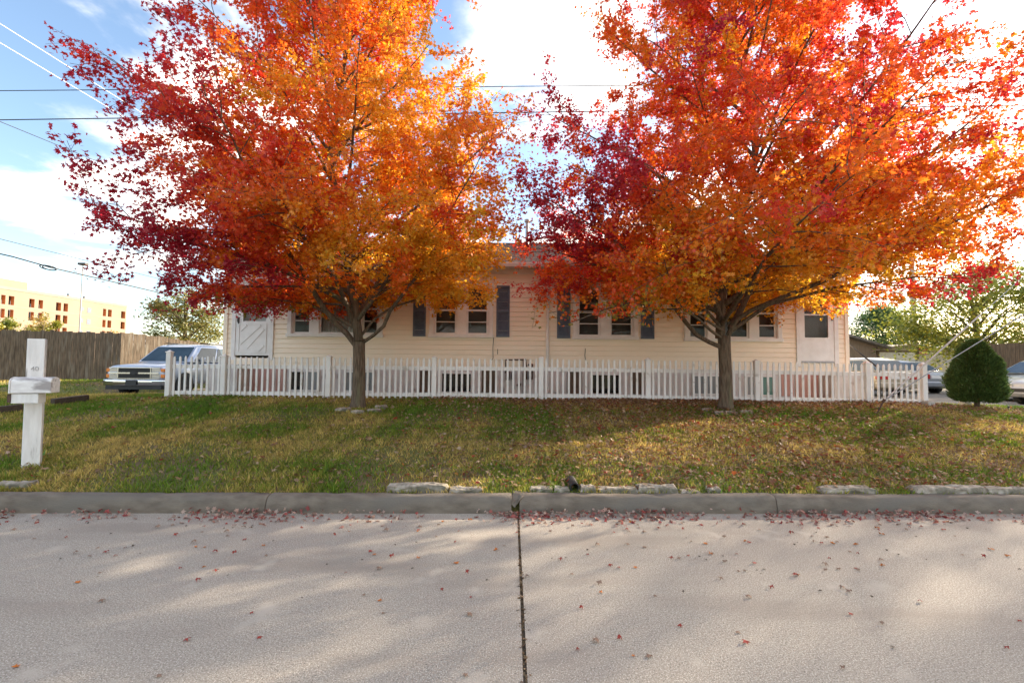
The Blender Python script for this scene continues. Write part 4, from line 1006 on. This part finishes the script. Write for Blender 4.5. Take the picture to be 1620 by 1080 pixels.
# ------------------------------------------------------------------ neighbour buildings on the right
def gable(name, label, cat, x0, x1, y0, y1, zb, ze, zr, mw, mr, along='x', ov=.4):
    root = empty(name, ((x0+x1)/2, y0, zb), label, cat); w = MB()
    w.box((x0, y0, zb), (x1, y1, ze)); xm, ym = (x0+x1)/2, (y0+y1)/2
    r = MB(); t = .12
    if along == 'y':
        w.prism([(x0, y0+.001, ze), (x1, y0+.001, ze), (xm, y0+.001, zr)], (0, y1-y0-.002, 0))
        for s, xa in ((-1, x0-ov), (1, x1+ov)):
            zz_ = ze-(zr-ze)*ov/(xm-x0); r.prism([(xa, y0-ov, zz_), (xm, y0-ov, zr), (xm, y0-ov, zr+t), (xa, y0-ov, zz_+t)], (0, y1-y0+2*ov, 0))
    else:
        w.prism([(x0+.001, y0, ze), (x0+.001, y1, ze), (x0+.001, ym, zr)], (x1-x0-.002, 0, 0))
        for ya in (y0-ov, y1+ov):
            zz_ = ze-(zr-ze)*ov/(ym-y0); r.prism([(x0-ov, ya, zz_), (x0-ov, ym, zr), (x0-ov, ym, zr+t), (x0-ov, ya, zz_+t)], (x1-x0+2*ov, 0, 0))
    w.build('wall', mw, root); r.build('roof', mr, root); return root
D = 30.; xa, xb = P(1362, 560, D).x, P(1512, 560, D).x
gar = gable('garage', 'low cream garage with a shallow gable roof behind the parked cars', 'garage', xa, xb, D, D+7, .5, P(1440, 558, D).z, P(1440, 547, D).z, m_cream, m_hband, 'y', .3)
x0, x1 = P(1390, 560, D).x, P(1447, 560, D).x; zt1 = P(1418, 557, D).z
MB().box((x0, D-.05, .55), (x1, D-.002, zt1)).build('garage_door', m_white, gar)
fr = MB().box((x0-.14, D-.07, .55), (x0-.002, D-.003, zt1+.1)).box((x1+.002, D-.07, .55), (x1+.2, D-.003, zt1+.1)).box((x0, D-.07, zt1+.002), (x1, D-.003, zt1+.1)); fr.build('door_frame', m_brownslat, gar)
s0, s1 = P(1456, 559.5, D-.2), P(1470, 551, D-.2)
sg = empty('red_sign', (s0.x, D-.2, s0.z), 'small red sign with white lettering on the cream garage wall', 'sign')
MB().box((s0.x, D-.12, s0.z), (s1.x, D-.09, s1.z)).build('board', m_signred, sg)
for txt, fy, sz in (('NO', .56, .16), ('PARKING', .14, .14)):
    text_mesh('lettering', txt, sz, m_white, sg, ((s1.x-s0.x)/2, .073, (s1.z-s0.z)*fy), (R(90), 0, 0))
D = 26.; xa, xb = P(1290, 560, D).x, P(1375, 560, D).x
nb = gable('neighbour_house', 'brown-walled neighbour house with grey shingle roof seen beyond the right corner of the cream house', 'house', 13.2, P(1399, 550, D).x, D+.6, D+9, .5, P(1380, 547, D).z, P(1345, 526, D).z+.35, m_tan, m_roof, 'y', .5)

# ------------------------------------------------------------------ background trees
def bg_tree(name, label, x, y, h, r, zc0, cols, n, ls, seed, clumps=26, group=None, trunk_r=.14, sy=1.0):
    rng = np.random.default_rng(seed); z0 = zf(x, y) if y < 40 else .7
    root = empty(name, (x, y, z0), label, 'tree', group); w = MB()
    w.tube([(x, y, z0-.2), (x+.05*r, y, z0+h*.35), (x-.04*r, y, z0+h*.8)], [trunk_r, trunk_r*.75, trunk_r*.25], 8)
    cs = []
    for i in range(clumps):
        t = rng.uniform(0, 1); a = i*2.4+rng.uniform(-.3, .3); rr = r*math.sqrt(max(0.02, 1-(2*t-.95)**2))*rng.uniform(.45, .92)
        c = np.array((x+math.cos(a)*rr, y+math.sin(a)*rr*sy, z0+zc0+(h-zc0)*t*.92)); cs.append(c)
        zs = z0+max(.25*h, min(.75*h, c[2]-z0-rr*.8)); w.tube([(x, y, zs), tuple((np.array((x, y, zs))+c)/2+np.array((0, 0, .06*r))), tuple(c)], [trunk_r*.4, trunk_r*.25, .01], 5, caps=False)
    cs = np.array(cs); k = rng.integers(0, clumps, n); sg_ = r*.19*rng.uniform(.6, 1.4, clumps)
    pos = cs[k]+rng.normal(0, 1, (n, 3))*sg_[k][:, None]*np.array((1, 1, .72))
    t = np.clip(.5+.22*rng.normal(0, 1, clumps)[k]+rng.normal(0, .18, n), 0, 1); col = ramp(t, cols)*rng.uniform(.8, 1.2, (n, 1))
    V, Fc = leaf_cloud(pos, rng.normal(0, .6, (n, 3))+np.array((0, 0, .6)), rng.normal(0, .7, (n, 3))+np.array((0, 0, -.4)), ls*rng.uniform(.7, 1.3, n), rng)
    np_mesh('crown', V, Fc, 3, m_green, root, col=np.repeat(col, len(LEAF), 0)); w.build('trunk', m_bark, root, smooth=True)
GREEN = [(0, (.07, .14, .05)), (.5, (.11, .19, .06)), (1, (.19, .25, .07))]
YG = [(0, (.12, .17, .03)), (.5, (.25, .27, .035)), (1, (.45, .38, .04))]
OLIVE = [(0, (.13, .16, .04)), (.5, (.24, .22, .05)), (1, (.38, .26, .06))]
ROWT = [(0, (.22, .23, .06)), (.5, (.40, .33, .07)), (1, (.55, .38, .10))]
bg_tree('garden_tree', 'olive green tree hanging over the grey fence left of the house', P(292, 520, 27).x, 27, 5.0, 1.9, 1.4, OLIVE, 9000, .17, 31, 26)
D = 44.; bg_tree('round_tree', 'round green tree behind the neighbour house roof', P(1396, 520, D).x, D, 6.6, 2.9, 1.4, GREEN, 20000, .22, 32, 34)
bg_tree('yellow_green_tree', 'yellow-green tree spreading over the brown fence behind the juniper bush', P(1590, 520, 23).x, 24.5, 6.6, 3.9, 2.0, YG, 17000, .19, 33, 40)
bg_tree('tall_tree', 'tall green tree rising at the right edge beyond the gold maple', 33.0, 22.0, 13.0, 5.0, 4.0, YG, 13000, .2, 34, 40)
bg_tree('small_tree', 'small dark tree between the utility pole and the juniper bush', P(1496, 540, 48).x, 48, 4.4, 1.8, .6, GREEN, 2500, .24, 35, 16)
bg_tree('small_tree', 'small yellowish tree just right of the utility pole', P(1468, 540, 60).x, 60, 5.2, 2.2, .8, ROWT, 2500, .26, 36, 16)
gp = 'small trees before the tan building'
for px, top, r, lab, sd_ in ((10, 505, 2.6, 'low green tree before the tan building nearest the photo left edge', 41), (44, 509, 2.0, 'dark green sapling second from the left before the tan building', 42),
                             (70, 499, 3.0, 'golden tree third from the left, tallest before the tan building', 43), (92, 508, 2.0, 'yellow-green bush right of the golden tree before the tan building', 44), (184, 517, 1.8, 'small golden tree at the right end of the tan building', 45)):
    D = 80.; p = P(px, top, D); bg_tree('street_tree', lab, p.x, D, p.z-.5, r, .8, ROWT if sd_ in (43, 45) else YG, 1500, .42, sd_, 14, gp)

# ------------------------------------------------------------------ grass and fallen leaves
def grass():
    rng = np.random.default_rng(9)
    def patchy(x, y): p = np.stack([x, y, x*0], 1); return .5+.30*wob(p, .55, 1)+.22*wob(p, 1.6, 2)+.12*wob(p, 4.1, 3)
    n = 420000
    x = rng.uniform(-13, 14, n); y = 5.3+rng.random(n)**1.25*6.6; k = y > yk(x)+.175
    x2 = rng.uniform(-24, -7.8, 60000); y2 = rng.uniform(11, 21, 60000); k2 = ~((x2 > -13.3) & (x2 < -9.9) & (y2 > 12.2))
    x = np.concatenate([x[k], x2[k2]]); y = np.concatenate([y[k], y2[k2]])
    g = patchy(x, y); bare = .5+.5*wob(np.stack([x, y, x*0], 1), 1.1, 5); keep = rng.random(len(x)) > np.clip((bare-.60)*2.6+.9*sm(1.1, .2, y-yk(x)-.2), 0, .6)
    x, y, g = x[keep], y[keep], g[keep]; n = len(x); z = zt(x, y)
    tuft = wob(np.stack([x, y, x*0], 1), 9.0, 4)*.5+wob(np.stack([x, y, x*0], 1), 21.0, 7)*.5
    H = rng.uniform(.02, .062, n)*(1+.75*tuft)*(1+.5*np.clip(g-.5, 0, 1)); W = rng.uniform(.004, .009, n)*(1+.06*y); a = rng.uniform(0, 2*math.pi, n); ln = rng.uniform(.1, 1.1, n)*H; b = rng.uniform(0, 2*math.pi, n)
    V = np.empty((n, 3, 3)); V[:, 0] = np.stack([x-np.cos(a)*W, y-np.sin(a)*W, z-.005], 1); V[:, 1] = np.stack([x+np.cos(a)*W, y+np.sin(a)*W, z-.005], 1); V[:, 2] = np.stack([x+np.cos(b)*ln, y+np.sin(b)*ln, z+H], 1)
    t = (g-.5)*2.0+.5+rng.normal(0, .2, n)+.02
    col = ramp(t, [(0, (.44, .33, .17)), (.3, (.36, .28, .12)), (.5, (.22, .22, .06)), (.75, (.13, .19, .032)), (1, (.09, .165, .022))])*rng.uniform(.62, 1.2, (n, 1))*(.82+.42*tuft)[:, None]*np.array((1.62, 1.58, .98))
    o = np_mesh('grass', V.reshape(-1, 3), np.arange(n*3), 3, m_blade, col=np.repeat(col, 3, 0)); tag(o, 'short patchy autumn lawn grass, part green and part straw', 'grass', kind='stuff')
grass()
LIT = [(0, (.50, .36, .28)), (.3, (.42, .22, .14)), (.5, (.36, .10, .06)), (.7, (.30, .035, .03)), (.85, (.16, .07, .04)), (1, (.50, .30, .08))]
def litter(name, label, x, y, z, size, seed, cols=LIT, tilt=.35, curl=.4):
    rng = np.random.default_rng(seed); n = len(x)
    nr = rng.normal(0, tilt, (n, 3))+np.array((0, 0, 1)); nr[:, 2] = np.abs(nr[:, 2])
    V, Fc = leaf_cloud(np.stack([x, y, z], 1), nr, rng.normal(0, 1, (n, 3)), size, rng, curl)
    col = ramp(rng.random(n), cols)*rng.uniform(.7, 1.2, (n, 1))
    o = np_mesh(name, V, Fc, 3, m_litter, col=np.repeat(col, len(LEAF), 0)); return tag(o, label, 'leaf litter', kind='stuff')
rng = np.random.default_rng(21)
n = 38000; x = np.where(rng.random(n) < .6, rng.normal(3.5, 3.4, n), rng.uniform(-9, 12, n)); y = np.where(rng.random(n) < .22, 10.95-np.abs(rng.normal(0, .45, n)), rng.uniform(5.45, 11.2, n)); k = (y > yk(x)+.22) & (rng.random(n) < .35+.65*sm(-4, 3, x)); x, y = x[k], y[k]
litter('lawn_leaves', 'brown and red fallen leaves scattered over the lawn', x, y, zt(x, y)+rng.uniform(.03, .075, len(x)), np.where(rng.random(len(x)) < .26, rng.uniform(.06, .12, len(x)), rng.uniform(.03, .06, len(x))), 22, [(0, (.46, .34, .22)), (.3, (.34, .22, .12)), (.6, (.20, .12, .06)), (.8, (.27, .10, .05)), (.9, (.36, .05, .035)), (.95, (.50, .22, .05)), (1, (.52, .40, .34))])
n = 4600; x = rng.uniform(-9, 12, n); k = rng.random(n) < .42+.3*np.sin(x*1.9)+.25*np.sin(x*4.3+1)+.2*(x > 0); x = x[k]; n = len(x); y = yk(x)-np.abs(rng.normal(0, .15, n))-.01; z = .012+np.clip(.055-(yk(x)-y)*.4, 0, 1)*rng.random(n)
litter('gutter_leaves', 'band of red and pink fallen leaves in the gutter along the kerb', x, y, z, rng.uniform(.035, .08, n), 23, [(0, (.52, .40, .33)), (.45, (.48, .30, .24)), (.62, (.38, .13, .10)), (.85, (.34, .05, .05)), (1, (.20, .12, .08))], .6, .5)
# leaves one can count on the concrete
gl_ = 'fallen leaves lying on the concrete road'
kinds = []
for i, (c, lab) in enumerate((((.36, .05, .035), 'red fallen maple leaf lying on the concrete road'), ((.55, .17, .03), 'orange fallen maple leaf lying on the concrete road'),
                              ((.30, .19, .13), 'dry tan fallen maple leaf lying on the concrete road'), ((.075, .05, .035), 'small dark brown curled leaf lying on the concrete road'))):
    m = M('road_leaf_'+('red', 'orange', 'tan', 'brown')[i], c, tuple(v*.7 for v in c), scale=30, rough=.8)
    for j in range(2):
        r_ = np.random.default_rng(50+i*3+j); V, Fc = leaf_cloud(np.zeros((1, 3)), np.array([[.1, .1, 1.]]), np.array([[0, 1., 0]]), np.array([.085]), r_, .45)
        V[:, 2] -= V[:, 2].min()-.002
        o = np_mesh('fallen_leaf', V, Fc, 3, m); me = o.data; bpy.data.objects.remove(o); kinds.append((me, lab, i))
rng = np.random.default_rng(77); cnt = 0
while cnt < 270:
    yy = 1.8+3.3*rng.random()**.5; xx = rng.uniform(-1.12, 1.12)*yy; xx = xx+.6*(rng.random() < .35)
    if yy > yk(xx)-.2 or (yy < 3.6 and rng.random() < .45): continue
    wgt = [.36, .12, .27, .25]; i = rng.choice(4, p=wgt); me, lab, _ = kinds[i*2+rng.integers(0, 2)]
    o = bpy.data.objects.new('fallen_leaf', me); C.objects.link(o); o.location = (xx, yy, .001); o.rotation_euler = (0, 0, rng.uniform(0, 6.28))
    s = rng.uniform(.42, .85)*(.55 if i == 3 else 1); o.scale = (s, s, s*rng.uniform(.6, 1.5)); tag(o, lab, 'leaf', gl_); cnt += 1
# crumbs and grass in the open joint
rng = np.random.default_rng(78); n = 260; y = rng.uniform(1.6, 5.15, n); x = gx+rng.normal(0, .012, n)
litter('joint_debris', 'crumbled leaves and grit filling the road joint', x, y, rng.uniform(-.006, .004, n), rng.uniform(.015, .04, n), 79, [(0, (.30, .22, .14)), (.6, (.20, .13, .07)), (1, (.12, .07, .04))], .7)
